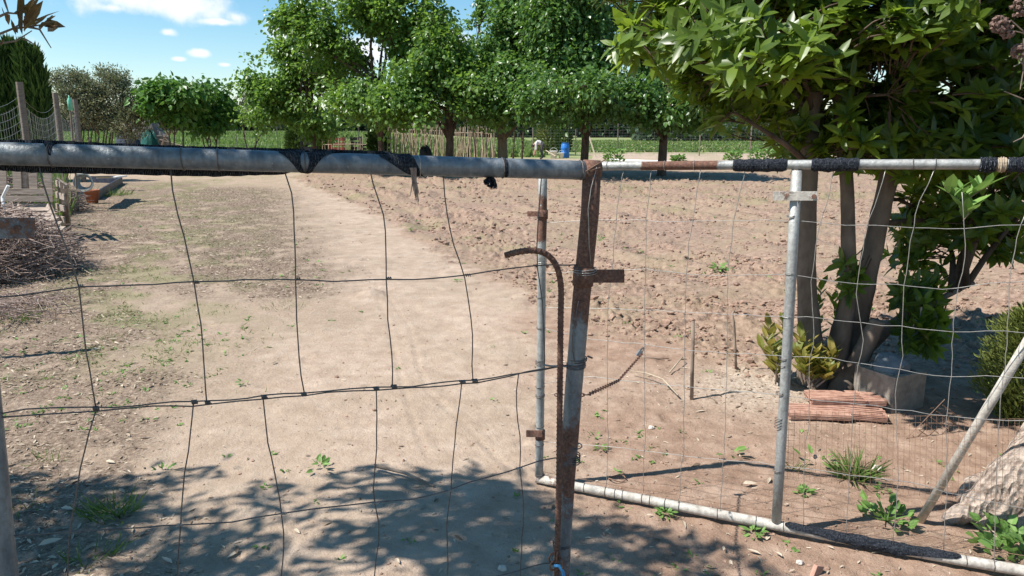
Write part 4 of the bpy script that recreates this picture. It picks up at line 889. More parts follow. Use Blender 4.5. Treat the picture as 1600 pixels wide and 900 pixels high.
for px, py in ((150, 638), (325, 629), (304, 628), (475, 616), (413, 620), (616, 604), (588, 607), (742, 595), (723, 597)): knot(g1, PLN, px, py, WR * 1.4, 'wire_dark', 4, 9)
for px, py in ((281, 820), (443, 802), (585, 786), (705, 766), (812, 732)): knot(g1, PLN, px, py, WR, 'wire_light', 4, 9)
# wire bindings round the stile
def binding(root, pl, px, py, R, r, mat, n, hpx, nm='wire_binding', axis=None):
    q = pl.at(px, py); sc_ = (pl.at(px, py + 10) - q).length / 10; m = MB(); pts = []
    ax = axis or Vector((0, 0, 1)); u = ax.orthogonal().normalized(); w_ = ax.cross(u)
    for i in range(n * 12 + 1): a = i / 12 * 6.283; rr = R * (1.04 + .05 * random.random()); pts.append(q + u * math.cos(a) * rr + w_ * math.sin(a) * rr + ax * ((i / (n * 12) - .5) * hpx * sc_ + random.uniform(-.001, .001)))
    m.tube(pts, r, 5); return m.build(nm, M[mat], root)
for px, py, n, hp in ((902, 562, 2, 6), (900, 571, 3, 8), (892, 717, 4, 14), (895, 697, 1, 2), (878, 850, 2, 5), (876, 872, 1, 2)): binding(g1, PLN, px, py, .0265, .0019, 'wire_dark', n, hp)
binding(g1, PLN, 914, 424, .031, .0014, 'wire_light', 3, 10)
for px in (80, 286, 342, 477, 655, 785, 907): binding(g1, PLN, px, top_c(px), pr_, .0016, 'wire_dark' if px != 655 else 'wire_light', 1.0 and 1, 2, axis=PLN.d)
wire(g1, PLN, [(932, 262), (922, 292), (919, 330), (921, 380), (923, 415)], .0012, 'wire_light', 'tie_wire', -.029)
wire(g1, PLN, [(904, 470), (897, 500), (893, 545), (897, 565)], .0014, 'wire_dark', 'tie_wire', -.027)
wire(g1, PLN, [(905, 570), (880, 573), (860, 573), (848, 570)], .003, 'wire_light', 'tie_wire', .0)
wire(g1, PLN, [(918, 556), (925, 559)], .003, 'wire_dark', 'tie_wire', -.02)
# black netting strapped to the top pipe
def ribbon(pl, up_, lo_, off, name, root, mat='net'):
    n = 64; m = MB(); V = []; xs_ = np.linspace(up_[0][0], up_[-1][0], n)
    U = np.interp(xs_, *zip(*up_)); L = np.interp(xs_, *zip(*lo_))
    for i, px in enumerate(xs_):
        for k in range(5):
            t = k / 4; py = U[i] * (1 - t) + L[i] * t + random.uniform(-.8, .8); p = pl.at(px, py, off + .004 * math.sin(px * .2 + k) + random.uniform(-.001, .001)); V.append(tuple(p))
    T = []
    for i in range(n - 1):
        for k in range(4): a = i * 5 + k; T += [(a, a + 5, a + 6), (a, a + 6, a + 1)]
    return m.add(V, T).build(name, M[mat], root)
ribbon(PLN, [(-50, 219), (60, 218), (180, 224), (330, 229), (380, 230), (470, 232), (600, 236), (640, 244)], [(-50, 262), (50, 270), (200, 273), (330, 276), (440, 273), (480, 262), (560, 255), (640, 250)], .034, 'netting', g1)
# netting strap crossing in front of the pipe
def wrap(pl, x_fn, y_fn, a0, a1, R, wd_fn, name, root, n=26, mat='net'):
    # x_fn: pixel along the pipe, swept round it from angle a0 to a1 (0 = top, 90 = front)
    V = []; 
    for i in range(n):
        t = i / (n - 1); a = math.radians(a0 + (a1 - a0) * t); px = x_fn(t); c = pl.at(px, y_fn(px)); w2 = wd_fn(t)
        for k in range(4):
            s = (k / 3 - .5) * w2; rr = R * (1 + .03 * math.sin(k * 2 + i * .7)); V.append(tuple(c + pl.d * s + (-pl.n) * math.sin(a) * rr + Vector((0, 0, math.cos(a) * rr))))
    T = []
    for i in range(n - 1):
        for k in range(3): a = i * 4 + k; T += [(a, a + 4, a + 5), (a, a + 5, a + 1)]
    return MB().add(V, T).build(name, M[mat], root)
wrap(PLN, lambda t: 445 + 32 * t, top_c, -40, 190, pr_ * 1.05, lambda t: .012 + .13 * (1 - t) ** 3, 'netting_strap', g1)
wrap(PLN, lambda t: 508 - 32 * t, top_c, -40, 190, pr_ * 1.07, lambda t: .012 + .13 * (1 - t) ** 3, 'netting_strap', g1)
wrap(PLN, lambda t: 600 + 55 * t, top_c, -30, 170, pr_ * 1.06, lambda t: .10 * (1 - t) + .02, 'netting_strap', g1)
wrap(PLN, lambda t: 78 + 6 * t, top_c, -50, 90, pr_ * 1.05, lambda t: .05 * (1 - t) ** 1.5 + .004, 'netting_strap', g1)
wrap(PLN, lambda t: 786 + 3 * t, top_c, -60, 150, pr_ * 1.06, lambda t: .009, 'netting_strap', g1)
# frayed cord hanging from the pipe
m = MB()
for k in range(26):
    x0 = 648 + random.uniform(-4, 4); L = random.uniform(30, 66); m.tube([PLN.at(645 + random.uniform(-5, 5), 262, -.028), PLN.at(x0, 285, -.02 + random.uniform(-.006, .006)), PLN.at(x0 + random.uniform(-4, 6), 255 + L, -.015 + random.uniform(-.01, .01))], [.0016, .0015, .0007], 4, random.random())
m.build('frayed_cord', M['twig_pile'], g1)
m = MB()
for k in range(60):
    a = random.uniform(0, 6.28); m.tube([PLN.at(768, 275, .0), PLN.at(766 + 8 * math.cos(a), 283 + 6 * math.sin(a), random.uniform(-.02, .02)), PLN.at(766 + 10 * math.cos(a + .5), 287 + 7 * math.sin(a + 1), random.uniform(-.02, .02))], .002, 4, random.random() * .5)
m.build('netting_tuft', M['net'], g1)

# ------------------------------------------------------------------ far gate leaf (ajar)
A = G(843, 748, .03); Bq = G(1600, 886, .05)
PLF = Plane(A, Bq)
g2 = thing('gate', 'far gate leaf standing ajar on a thin pale pipe frame', 'gate', (PLF.at(1213, 815).x, PLF.at(1213, 815).y, 0), 'two leaves of the garden gate')
fr_ = .0195
tc2 = lambda px: 259.5 - 2.2 * min(1, max(0, (px - 940) / 300)) + (0 if px < 1300 else -0.5)
xs = [848, 870, 900, 945, 980, 1000, 1010, 1060, 1115, 1125, 1160, 1220, 1280, 1340, 1420, 1500, 1560, 1640, 1720]
vr = [.2, .2, .2, .0, .0, .35, .9, .95, .9, .3, .15, .05, .0, .0, .0, .0, .0, 0, 0]
MB().tube([PLF.at(px, tc2(px) if px > 930 else 265) for px in xs], fr_ * .9, 16, vr).build('top_rail', M['pipe'], g2, True)
st = [(848, 266), (848, 300), (848, 340), (847, 372), (846, 395), (846, 480), (845, 560), (844, 640), (843, 700), (842.5, 748)]
sv = [.1, .3, .8, .55, .1, .1, .2, .05, .2, .3]
MB().tube([PLF.at(*p) for p in st], .0185, 16, sv).build('stile', M['pipe'], g2, True)
MB().tube([PLF.at(1245, 266), PLF.at(1238, 400), PLF.at(1229, 560), PLF.at(1219, 720), PLF.at(1213, 815)], .0192, 16, [.0, .05, .05, .1, .1]).build('stile', M['pipe'], g2, True)
br = [(838, 747), (900, 760), (1000, 779), (1100, 799), (1213, 821), (1300, 838), (1400, 857), (1500, 875), (1600, 892), (1700, 912)]
MB().tube([PLF.at(*p) for p in br], .0205, 16, [.6, .2, .0, .0, .05, .1, .1, .0, .0, 0]).build('bottom_rail', M['pipe_white'], g2, True)
plate(g2, PLF, 1208, 299, 1277, 313, -.02, .008, 'pipe_white', .36, 'hinge_plate')
MB().tube([PLF.at(1272, 307, -.032), PLF.at(1272, 307, -.018)], .009, 8, .9).build('bolt', M['rust'], g2)
plate(g2, PLF, 825, 330, 850, 338, -.015, .008, 'rust', .9, 'latch_tab'); plate(g2, PLF, 823, 672, 848, 682, -.015, .008, 'rust', .9, 'latch_tab')
for py in (334, 678): MB().tube([PLF.at(848 if py < 500 else 844, py - 6), PLF.at(848 if py < 500 else 844, py + 8)], .0225, 12, .75).build('collar', M['rust'], g2, True)
for px, py, n, hp in ((847, 407, 5, 14), (845, 464, 1, 2), (845, 512, 1, 2), (844, 566, 3, 8), (844, 604, 1, 2), (844, 618, 2, 4), (843, 666, 1, 2), (843, 695, 1, 2), (843, 745, 4, 12), (1238, 338, 2, 4), (1235, 427, 2, 4), (1231, 494, 2, 3), (1226, 560, 2, 4), (1224, 570, 1, 2), (1221, 614, 2, 4), (1219, 660, 4, 18), (1216, 735, 2, 5)):
    binding(g2, PLF, px, py, .0195, .0014, 'wire_light' if py < 500 and px > 1000 or py == 407 else 'wire_dark', n, hp)
bx = lambda px: float(np.interp(px, [p[0] for p in br], [p[1] for p in br]))
for px in (914, 947, 962, 974, 1004, 1016, 1040, 1062, 1122, 1182, 1225, 1306, 1360, 1440, 1510, 1553): binding(g2, PLF, px, bx(px), .0208, .0014, 'wire_dark', 1, 3, axis=PLF.d)
for px in (950, 1039, 1085, 1153, 1427, 1462): binding(g2, PLF, px, tc2(px), fr_ * .92, .0014, 'wire_light' if px < 1100 else 'wire_dark', 1, 2, axis=PLF.d)
wl = .0013
def dens(pts): return pts
HL = [[(850, 348), (945, 343), (1060, 346), (1150, 345), (1232, 344), (1275, 347), (1320, 352), (1395, 353), (1430, 354), (1475, 359), (1510, 357), (1560, 352), (1600, 351), (1700, 352)],
      [(846, 428), (960, 422), (1010, 421), (1100, 430), (1230, 429), (1275, 434), (1320, 443), (1360, 443), (1400, 444), (1440, 448), (1475, 455), (1520, 446), (1600, 439), (1700, 440)],
      [(845, 480), (950, 482), (1060, 487), (1150, 492), (1243, 495), (1300, 498), (1320, 503), (1345, 506), (1380, 508), (1408, 511), (1460, 514), (1490, 520), (1540, 516), (1600, 520), (1700, 525)],
      [(845, 512), (925, 530), (1010, 539), (1075, 547), (1137, 552), (1240, 557), (1300, 560), (1345, 570), (1375, 571), (1410, 577), (1455, 588), (1490, 589), (1540, 588), (1600, 591), (1700, 596)],
      [(844, 600), (925, 588), (985, 596), (1060, 603), (1225, 618), (1300, 629), (1365, 633), (1400, 640), (1450, 645), (1480, 652), (1520, 655), (1600, 657), (1700, 660)],
      [(843, 690), (960, 698), (1060, 712), (1220, 727), (1350, 745), (1420, 752), (1480, 770), (1600, 795), (1700, 810)],
      [(843, 735), (925, 752), (1000, 765), (1060, 773), (1120, 785), (1215, 800), (1320, 815), (1400, 828), (1480, 845), (1600, 868), (1700, 885)]]
for i, pts in enumerate(HL): wire(g2, PLF, pts, wl, 'wire_light' if i < 6 else 'wire_rust', 'horizontal_wire', -.005, .0015)
VL = [[(975, 262), (962, 340), (957, 420), (950, 480), (949, 590), (950, 690), (948, 760)],
      [(1018, 262), (1010, 343), (1008, 440), (1007, 560), (1008, 660), (1005, 770)],
      [(1095, 262), (1082, 346), (1071, 430), (1070, 560), (1068, 700), (1060, 785)],
      [(1165, 262), (1146, 345), (1137, 430), (1136, 560), (1132, 690), (1125, 800)],
      [(1305, 262), (1292, 320), (1276, 370), (1268, 440), (1268, 480), (1275, 520), (1264, 560), (1265, 640), (1256, 740), (1255, 826)],
      [(1385, 262), (1368, 320), (1352, 350), (1350, 390), (1338, 440), (1338, 480), (1345, 506), (1353, 535), (1340, 570), (1333, 640), (1328, 740), (1322, 838)],
      [(1462, 262), (1455, 285), (1433, 315), (1428, 354), (1420, 400), (1411, 446), (1412, 475), (1410, 511), (1408, 535), (1416, 556), (1398, 600), (1401, 650), (1404, 740), (1396, 850)],
      [(1503, 300), (1506, 345), (1510, 400), (1497, 448), (1488, 520), (1488, 588), (1478, 655), (1480, 740), (1474, 862)],
      [(1604, 330), (1594, 352), (1577, 430), (1575, 520), (1568, 590), (1560, 657), (1556, 780), (1553, 880)]]
for pts in VL: wire(g2, PLF, pts, wl, 'wire_light', 'vertical_wire', -.007, .0015)
# fine welded mesh low on the right half
m = MB()
for i in range(46):
    px = 1224 + i * 8.6; m.tube([PLF.at(px + random.uniform(-1, 1), 640 + i * .35, .012), PLF.at(px - 2, 745 + i * 1.2, .012 + random.uniform(-.01, .01))], .0007, 3, cap=False)
for k in range(12):
    m.tube([PLF.at(px, 641 + k * 9.4 + (px - 1224) * (.04 + k * .011) + 1.5 * math.sin(px * .05 + k), .013) for px in range(1224, 1620, 24)], .0007, 3, cap=False)
m.build('welded_mesh', M['wire_rust'], g2)['kind'] = 'stuff'
# netting wound on rails
def wound(pl, x0, x1, yf, R, root, nm='netting_wrap', mat='net'):
    n = 26; a = 14; V = []; 
    for i in range(n):
        px = x0 + (x1 - x0) * i / (n - 1); c = pl.at(px, yf(px)); e = math.sin(math.pi * i / (n - 1)) ** .35
        for k in range(a):
            t = k / a * 6.283; rr = R * (1.02 + (.34 * e) * (0.25 + .9 * random.random() * (.6 + .4 * math.sin(i * .9)))); V.append(tuple(c + pl.n * math.cos(t) * rr + Vector((0, 0, math.sin(t) * rr - .002 * e))))
    T = []
    for i in range(n - 1):
        for k in range(a): q = i * a + k; q1 = i * a + (k + 1) % a; T += [(q, q1, q1 + a), (q, q1 + a, q + a)]
    return MB().add(V, T).build(nm, M[mat], root)
wound(PLF, 1146, 1230, tc2, .0205, g2); wound(PLF, 1268, 1342, tc2, .0205, g2); wound(PLF, 1530, 1556, tc2, .022, g2); wound(PLF, 1574, 1660, tc2, .022, g2)
wound(PLF, 1558, 1572, tc2, .0205, g2, 'cloth_wrap', 'cane')
def half_wound(x0, x1):      # netting caught on top of the bottom rail, thinning out at the ends
    n = 40; a = 9; V = []
    for i in range(n):
        t = i / (n - 1); px = x0 + (x1 - x0) * t; c = PLF.at(px, bx(px)); f = math.radians(60 + 80 * math.sin(t * 5) * .5); span = 2.6 * math.sin(math.pi * t) ** .4 + .3
        for k in range(a):
            an = .95 + .35 * math.sin(t * 9) + (k / (a - 1) - .5) * span; rr = .0228 * (1 + .3 * random.random() * (.5 + .5 * math.sin(i * .8 + k))); V.append(tuple(c - PLF.n * math.cos(an) * rr + Vector((0, 0, math.sin(an) * rr))))
    T = []
    for i in range(n - 1):
        for k in range(a - 1): q = i * a + k; T += [(q, q + a, q + a + 1), (q, q + a + 1, q + 1)]
    MB().add(V, T).build('netting_wrap', M['net'], g2)
half_wound(1226, 1500)

# ------------------------------------------------------------------ hooked rebar, chain, blue hose end
PLR = Plane(Vector((PLN.a.x, PLN.a.y - .05, 0)), Vector((PLN.a.x, PLN.a.y - .05, 0)) + PLN.d)
hk = [(789, 399), (805, 394), (825, 391), (842, 391), (855, 396), (864, 404), (871, 417), (875, 432), (877, 450), (876, 500), (875, 600), (874, 700), (873, 780), (871, 850), (870, 880), (868, 960)]
root = thing('rebar_rod', 'rusty ribbed steel rod with a hooked top standing by the gate post', 'steel rod', tuple(PLR.at(868, 960)))
RB = .0085; Pk = [PLR.at(*p) for p in hk]; Q = []
for a, b in zip(Pk[:-1], Pk[1:]):
    n = max(1, int((b - a).length / .012)); Q += [a.lerp(b, i / n) for i in range(n)]
Q.append(Pk[-1])
for _ in range(3): Q = [Q[0]] + [(Q[i - 1] + Q[i] * 2 + Q[i + 1]) / 4 for i in range(1, len(Q) - 1)] + [Q[-1]]
MB().tube(Q, RB, 12, .9).build('shaft', M['rust'], root, True)
m = MB(); tl = 0
for i in range(1, len(Q) - 1):
    d = (Q[i + 1] - Q[i]).normalized(); u = d.cross(PLR.n).normalized(); w_ = PLR.n
    m.tube([Q[i] + (u * math.cos(a) + w_ * math.sin(a)) * RB * .98 + d * .005 * math.cos(a) for a in np.linspace(math.pi * .1, math.pi * 1.9, 11)], .0022, 4, .6)
m.build('ribs', M['rust'], root)
def chain(name, label, pts, R, r, mat, bend=.0):
    P = [Vector(p) for p in pts]; L = sum((b - a).length for a, b in zip(P[:-1], P[1:])); n = int(L / (R * 2.6)); root = thing(name, label, 'chain', tuple(P[0]))
    def at(s):
        for a, b in zip(P[:-1], P[1:]):
            l = (b - a).length
            if s <= l: return a.lerp(b, s / l), (b - a).normalized()
            s -= l
        return P[-1], (P[-1] - P[-2]).normalized()
    for i in range(n):
        c, d = at((i + .5) * L / n); u = d.orthogonal().normalized(); u = Matrix.Rotation((i % 2) * math.pi / 2 + .5, 3, d) @ u
        loop = [c + d * R * 1.75 * math.cos(t) + u * R * .8 * math.sin(t) for t in np.linspace(0, 6.2832, 13)]
        MB().tube(loop, r, 5, .9).build('chain_link', M[mat], root)
    return root
ce = PLF.at(1003, 553, -.02)
c0 = PLN.at(884, 640, -.03)
chain('chain', 'rusty chain stretched from the gate post to a padlock on the mesh', [PLN.at(868, 617, .06), PLN.at(918, 617, .03) , (PLN.at(918, 617, .03)).lerp(ce, .5) + Vector((0, 0, -.035)), ce], .0066, .0017, 'rust')
q = PLF.at(999, 552, -.03); root = thing('padlock', 'small grey padlock at the upper end of the rusty chain', 'padlock', tuple(q))
R3 = Matrix.Rotation(.6, 3, 'Y'); MB().box(q, (.016, .014, .026), R3, jit=.0005).build('body', M['stone'], root)
MB().tube([q + R3 @ Vector((.006 * math.cos(t), 0, .013 + .016 * math.sin(t))) for t in np.linspace(0, math.pi, 9)], .0022, 6).build('shackle', M['wire_dark'], root)
MB().tube([q + Vector((.006, 0, .012)), PLF.at(1009, 538, -.01)], .002, 5).build('tie_wire', M['wire_light'], root)
# tangle of rusty rings with a blue hose at the foot of the rod
root = thing('rusty_shackle', 'rusty rings and wire tying the rod to the gate post', 'shackle', tuple(PLR.at(870, 880)))
for cx, cy, rr, ph in ((866, 873, .016, 0), (872, 868, .014, 1.2), (874, 880, .017, 2.2), (864, 884, .012, .7)):
    c = PLR.at(cx, cy, -.006); u = Vector((math.cos(ph), math.sin(ph), 0)); MB().tube([c + u * rr * math.cos(t) + Vector((0, 0, rr * 1.2 * math.sin(t))) for t in np.linspace(0, 6.2832, 15)], .003, 6, .9).build('ring', M['rust'], root, True)
MB().tube([PLR.at(865, 852, -.01), PLR.at(867, 866, -.01), PLR.at(868, 880, -.01)], .0018, 5, .9).build('wire', M['rust'], root)
tag(MB().tube([PLR.at(866, 884, -.012), PLR.at(873, 884, -.018), PLR.at(879, 892, -.018), PLR.at(882, 905, -.014), PLR.at(884, 940, -.014)], .0052, 10).build('blue_hose', M['blue_tape'], None, True), 'short loop of bright blue hose tied low on the gate post', 'hose')

# ------------------------------------------------------------------ stakes and bits by the laurel
def stick(label, pts, r0, r1, mat='stick', name='stake', cat='stake', grp=None):
    n = len(pts); return tag(MB().tube(pts, list(np.linspace(r0, r1, n)), 8).build(name, M[mat], None, True), label, cat, grp)
b = G(1081, 625); stick('straight grey stake stuck in the ground before the dug soil', [b - Vector((0, 0, .05)), W(1082, 560, b.y), W(1083, 502, b.y)], .012, .011)
b = G(1151, 584); stick('thin crooked brown stick stuck upright near the laurel', [b - Vector((0, 0, .05)), W(1149, 545, b.y), W(1147, 505, b.y), W(1144, 490, b.y), W(1147, 486, b.y + .02)], .009, .006)
p = GZ(986, 588); q = GZ(1059, 625); p.z += .04; q.z += .03; mid = GZ(1035, 605); mid.z += .05; stick('pale curved twig lying on the bare ground by the chain', [p, GZ(1010, 596) + Vector((0, 0, .05)), mid, q], .004, .005, 'cane', 'twig', 'twig')
p = GZ(1046, 588); q = GZ(1066, 570); p.z += .02; q.z += .05; stick('short broken twig near the thin stake', [p, q], .006, .004, 'cane', 'twig', 'twig')
p = GZ(1002, 560); q = GZ(1045, 561); stick('thin dark twig lying below the padlock', [p + Vector((0, 0, .012)), q + Vector((0, 0, .012))], .004, .003, 'stick', 'twig', 'twig')
c = GZ(964, 748); tag(MB().tube([c + Vector((.04 * math.cos(t), .03 * math.sin(t), .012 + .006 * math.sin(t * 2))) for t in np.linspace(0, 5.9, 16)], .003, 5).build('wire_ring', M['wire_rust']), 'small ring of dark wire lying beside the bottom rail', 'wire')
# terracotta hollow bricks
def hollow(label, c, ax, L, Wd, H, tilt=0):
    root = thing('hollow_brick', label, 'brick', tuple(c), 'flat terracotta hollow bricks by the laurel'); X = Vector((math.cos(ax), math.sin(ax), tilt)).normalized(); Yv = Vector((-math.sin(ax), math.cos(ax), 0)); Z = X.cross(Yv)
    R = Matrix((X, Yv, Z)).transposed(); t = .009
    m = MB(); 
    m.box(c + Z * (H - t / 2), (L, Wd, t), R, jit=.0025); m.box(c + Z * (t / 2), (L * random.uniform(.94, 1), Wd, t), R, jit=.0025)
    m.build('face_shell', M['terracotta'], root)
    m = MB()
    for k in range(6): y_ = -Wd / 2 + .006 + k * (Wd - .012) / 5; m.box(c + Yv * y_ + Z * (H / 2), (L * .985, .009, H - t * 2), R)
    m.build('web', M['terracotta'], root)
    m = MB()
    for k in range(5): y_ = -Wd / 2 + .02 + k * (Wd - .04) / 4; m.box(c + Yv * y_ + Z * (H + .0015) + X * random.uniform(-.01, .01), (L * random.uniform(.86, .97), .012, .003), R, jit=.0008)
    for k in range(3): m.box(c - Yv * (Wd / 2 + .001) + Z * (H * (k + 1) / 4), (L * .96, .003, .003), R, jit=.0006)
    m.build('ridges', M['terracotta'], root)
Yb = G(1300, 655); cc = G(1306, 650); cc.z = .02
hollow('lowest terracotta brick sticking out to the left', Vector((G(1275, 652).x, G(1290, 652).y, .015)), -.12, .34, .17, .035)
hollow('terracotta brick lying lowest on the right, near the concrete block', Vector((G(1340, 655).x, G(1340, 650).y - .02, .015)), -.22, .30, .17, .035, .0)
hollow('second terracotta brick of the right stack, set back', Vector((G(1335, 640).x, G(1335, 640).y, .052)), -.1, .30, .15, .035)
hollow('topmost terracotta brick with the notched end', Vector((G(1302, 640).x, G(1302, 640).y, .055)), -.08, .31, .14, .038)
# concrete block trough with stone
b = GZ(1398, 652); b.z = 0; c3 = math.radians(24); Rm = Matrix.Rotation(c3, 3, 'Z'); Ls, Hs = .27, .22; yb = G(1395, 640).y + .10
b = Vector((G(1400, 640).x, yb, 0)); root = thing('concrete_trough', 'square concrete trough standing at the foot of the laurel', 'trough', tuple(b))
for (dx, dy, sx, sy) in ((0, -Ls / 2 + .0175, Ls, .035), (0, Ls / 2 - .0175, Ls, .035), (-Ls / 2 + .0175, 0, .035, Ls - .072), (Ls / 2 - .0175, 0, .035, Ls - .072)):
    MB().box(b + Rm @ Vector((dx, dy, Hs / 2)), (sx, sy, Hs), Rm, jit=.003).build('side', M['concrete'], root)
MB().box(b + Vector((0, 0, .03)), (Ls - .08, Ls - .08, .05), Rm).build('base', M['concrete'], root)
def stone(label, c, s, mat, name='stone', seed=1, cat='stone', grp=None):
    bm = bmesh.new(); bmesh.ops.create_icosphere(bm, subdivisions=3, radius=1)
    r_ = random.Random(seed)
    from mathutils import noise as mn
    for v in bm.verts:
        k = 1 + .35 * mn.noise(v.co * 1.3 + Vector((seed, 0, 0))) + .12 * mn.noise(v.co * 4 + Vector((0, seed, 0))); v.co = Vector((v.co.x * s[0] * k, v.co.y * s[1] * k, v.co.z * s[2] * k)) + Vector(c)
    me = bpy.data.meshes.new(name); bm.to_mesh(me); bm.free(); me.materials.append(M[mat]); a = me.attributes.new('v', 'FLOAT', 'POINT')
    o = bpy.data.objects.new(name, me); C.objects.link(o); return tag(o, label, cat, grp)
stone('grey rounded stone resting in the concrete trough', b + Vector((-.01, 0, .225)), (.105, .105, .08), 'stone', seed=4)
for px, py, s, lab in ((1370, 735, .022, 'white pebble beside the grass tuft in front of the bricks'), (585, 643, .010, 'small dark round stone by the gate wires'), (1018, 668, .014, 'pale pebble on the bare ground right of the post'), (785, 890, .014, 'pale pebble in the tree shadow at the bottom edge'), (1250, 876, .012, 'small pebble near the bottom rail'), (526, 588, .012, 'brown pebble above the twisted wires')):
    p = GZ(px, py); stone(lab, p + Vector((0, 0, s * .4)), (s * 1.2, s, s * .8), 'stone_pale' if 'dark' not in lab and 'brown' not in lab else 'clod', 'pebble', px, 'pebble')
p = GZ(1275, 893); R = Matrix.Rotation(.5, 3, 'Z') @ Matrix.Rotation(.4, 3, 'Y'); tag(MB().box(p + Vector((0, 0, .01)), (.035, .022, .05), R, jit=.003).build('brick_shard', M['terracotta']), 'broken brick shard at the bottom edge before the rail', 'brick shard')
# rusty mesh scrap
pl3 = Plane(G(1405, 688), G(1500, 676)); m = MB()
for i in range(7): m.tube([pl3.at(1416 + i * 9.5, 690 - i * 9.5), pl3.at(1416 + i * 9.5 + 22 + (i % 3) * 9, 690 - i * 9.5 + 16 + (i % 3) * 6)], .0022, 4)
for i in range(5): m.tube([pl3.at(1410 + i * 10, 692 + i * 4, .003), pl3.at(1476 + i * 6, 624 + i * 12, .003)], .0022, 4)
tag(m.build('mesh_scrap', M['wire_rust']), 'scrap of rusty wire mesh propped in front of the concrete trough', 'wire mesh')
# white leaning prop
b = GZ(1437, 811); t_ = PLF.at(1606, 533, .03); d = (t_ - b); tag(MB().tube([b + Vector((0, 0, -.01)), b + d * .5, b + d * 1.25], .0165, 14, .0).build('prop_pole', M['pipe_white'], None, True), 'white metal pole leaning up to the right behind the mesh', 'pole')

# ------------------------------------------------------------------ laurel tree
LY = G(1290, 605).y
def Lp(px, py, Y=None): return W(px, py, Y or LY)
tr = [([Lp(1272, 618) - Vector((0, 0, .05)), Lp(1270, 560), Lp(1260, 450), Lp(1262, 350), Lp(1264, 265), Lp(1268, 120), Lp(1275, -60), Lp(1280, -200)], [.12, .08, .058, .054, .053, .048, .04, .03]),
      ([Lp(1300, 618), Lp(1312, 530), Lp(1328, 450), Lp(1326, 350), Lp(1322, 270), Lp(1310, 140), Lp(1330, -20), Lp(1360, -160)], [.09, .065, .046, .04, .038, .036, .03, .02]),
      ([Lp(1315, 618), Lp(1330, 540, LY + .1), Lp(1350, 450, LY + .1), Lp(1372, 350, LY + .1), Lp(1392, 265, LY + .1), Lp(1420, 120, LY + .2), Lp(1470, -40, LY + .3), Lp(1520, -200, LY + .3)], [.10, .08, .064, .058, .056, .048, .04, .03]),
      ([Lp(1310, 618, LY - .1), Lp(1340, 570, LY - .12), Lp(1362, 520, LY - .14), Lp(1372, 500, LY - .15)], [.09, .06, .05, .045]),
      ([Lp(1340, 560, LY + .2), Lp(1400, 500, LY + .1), Lp(1460, 470, LY), Lp(1522, 442, LY)], [.05, .03, .02, .012])]
ells = [ell(1080, 60, 4.2, .42, .4, .24), ell(1150, 30, 4.5, .5, .5, .3), ell(1170, 110, 4.4, .4, .45, .28), ell(1100, -60, 4.6, .7, .7, .4), ell(1250, 60, 4.8, .55, .9, .5), ell(1230, 185, 4.6, .36, .5, .22), ell(1300, 225, 4.5, .3, .35, .13), ell(1420, 240, 4.5, .35, .35, .14), ell(1540, 250, 4.4, .3, .3, .14), ell(1150, 150, 4.3, .28, .3, .2), ell(1190, 85, 3.75, .36, .28, .18), ell(1350, 50, 4.6, .5, .8, .55), ell(1370, 190, 4.8, .45, .5, .25),
        ell(1450, 120, 5.0, .6, .8, .5), ell(1560, 120, 5.1, .6, .8, .7), ell(1480, 220, 4.9, .5, .6, .3), ell(1590, 260, 4.9, .5, .6, .4), ell(1420, 30, 3.9, .24, .25, .17), ell(1500, 330, 4.6, .36, .4, .16),
        ell(1430, 385, 4.8, .17, .3, .24), ell(1540, 370, 4.9, .28, .4, .12), ell(1300, -150, 4.9, 1.2, 1.1, .6), ell(1600, -100, 5.1, 1.2, 1.0, .8), ell(1440, 520, 4.5, .12, .15, .12), ell(1440, 470, 4.5, .2, .2, .14), ell(1330, 430, 4.45, .07, .07, .14)]
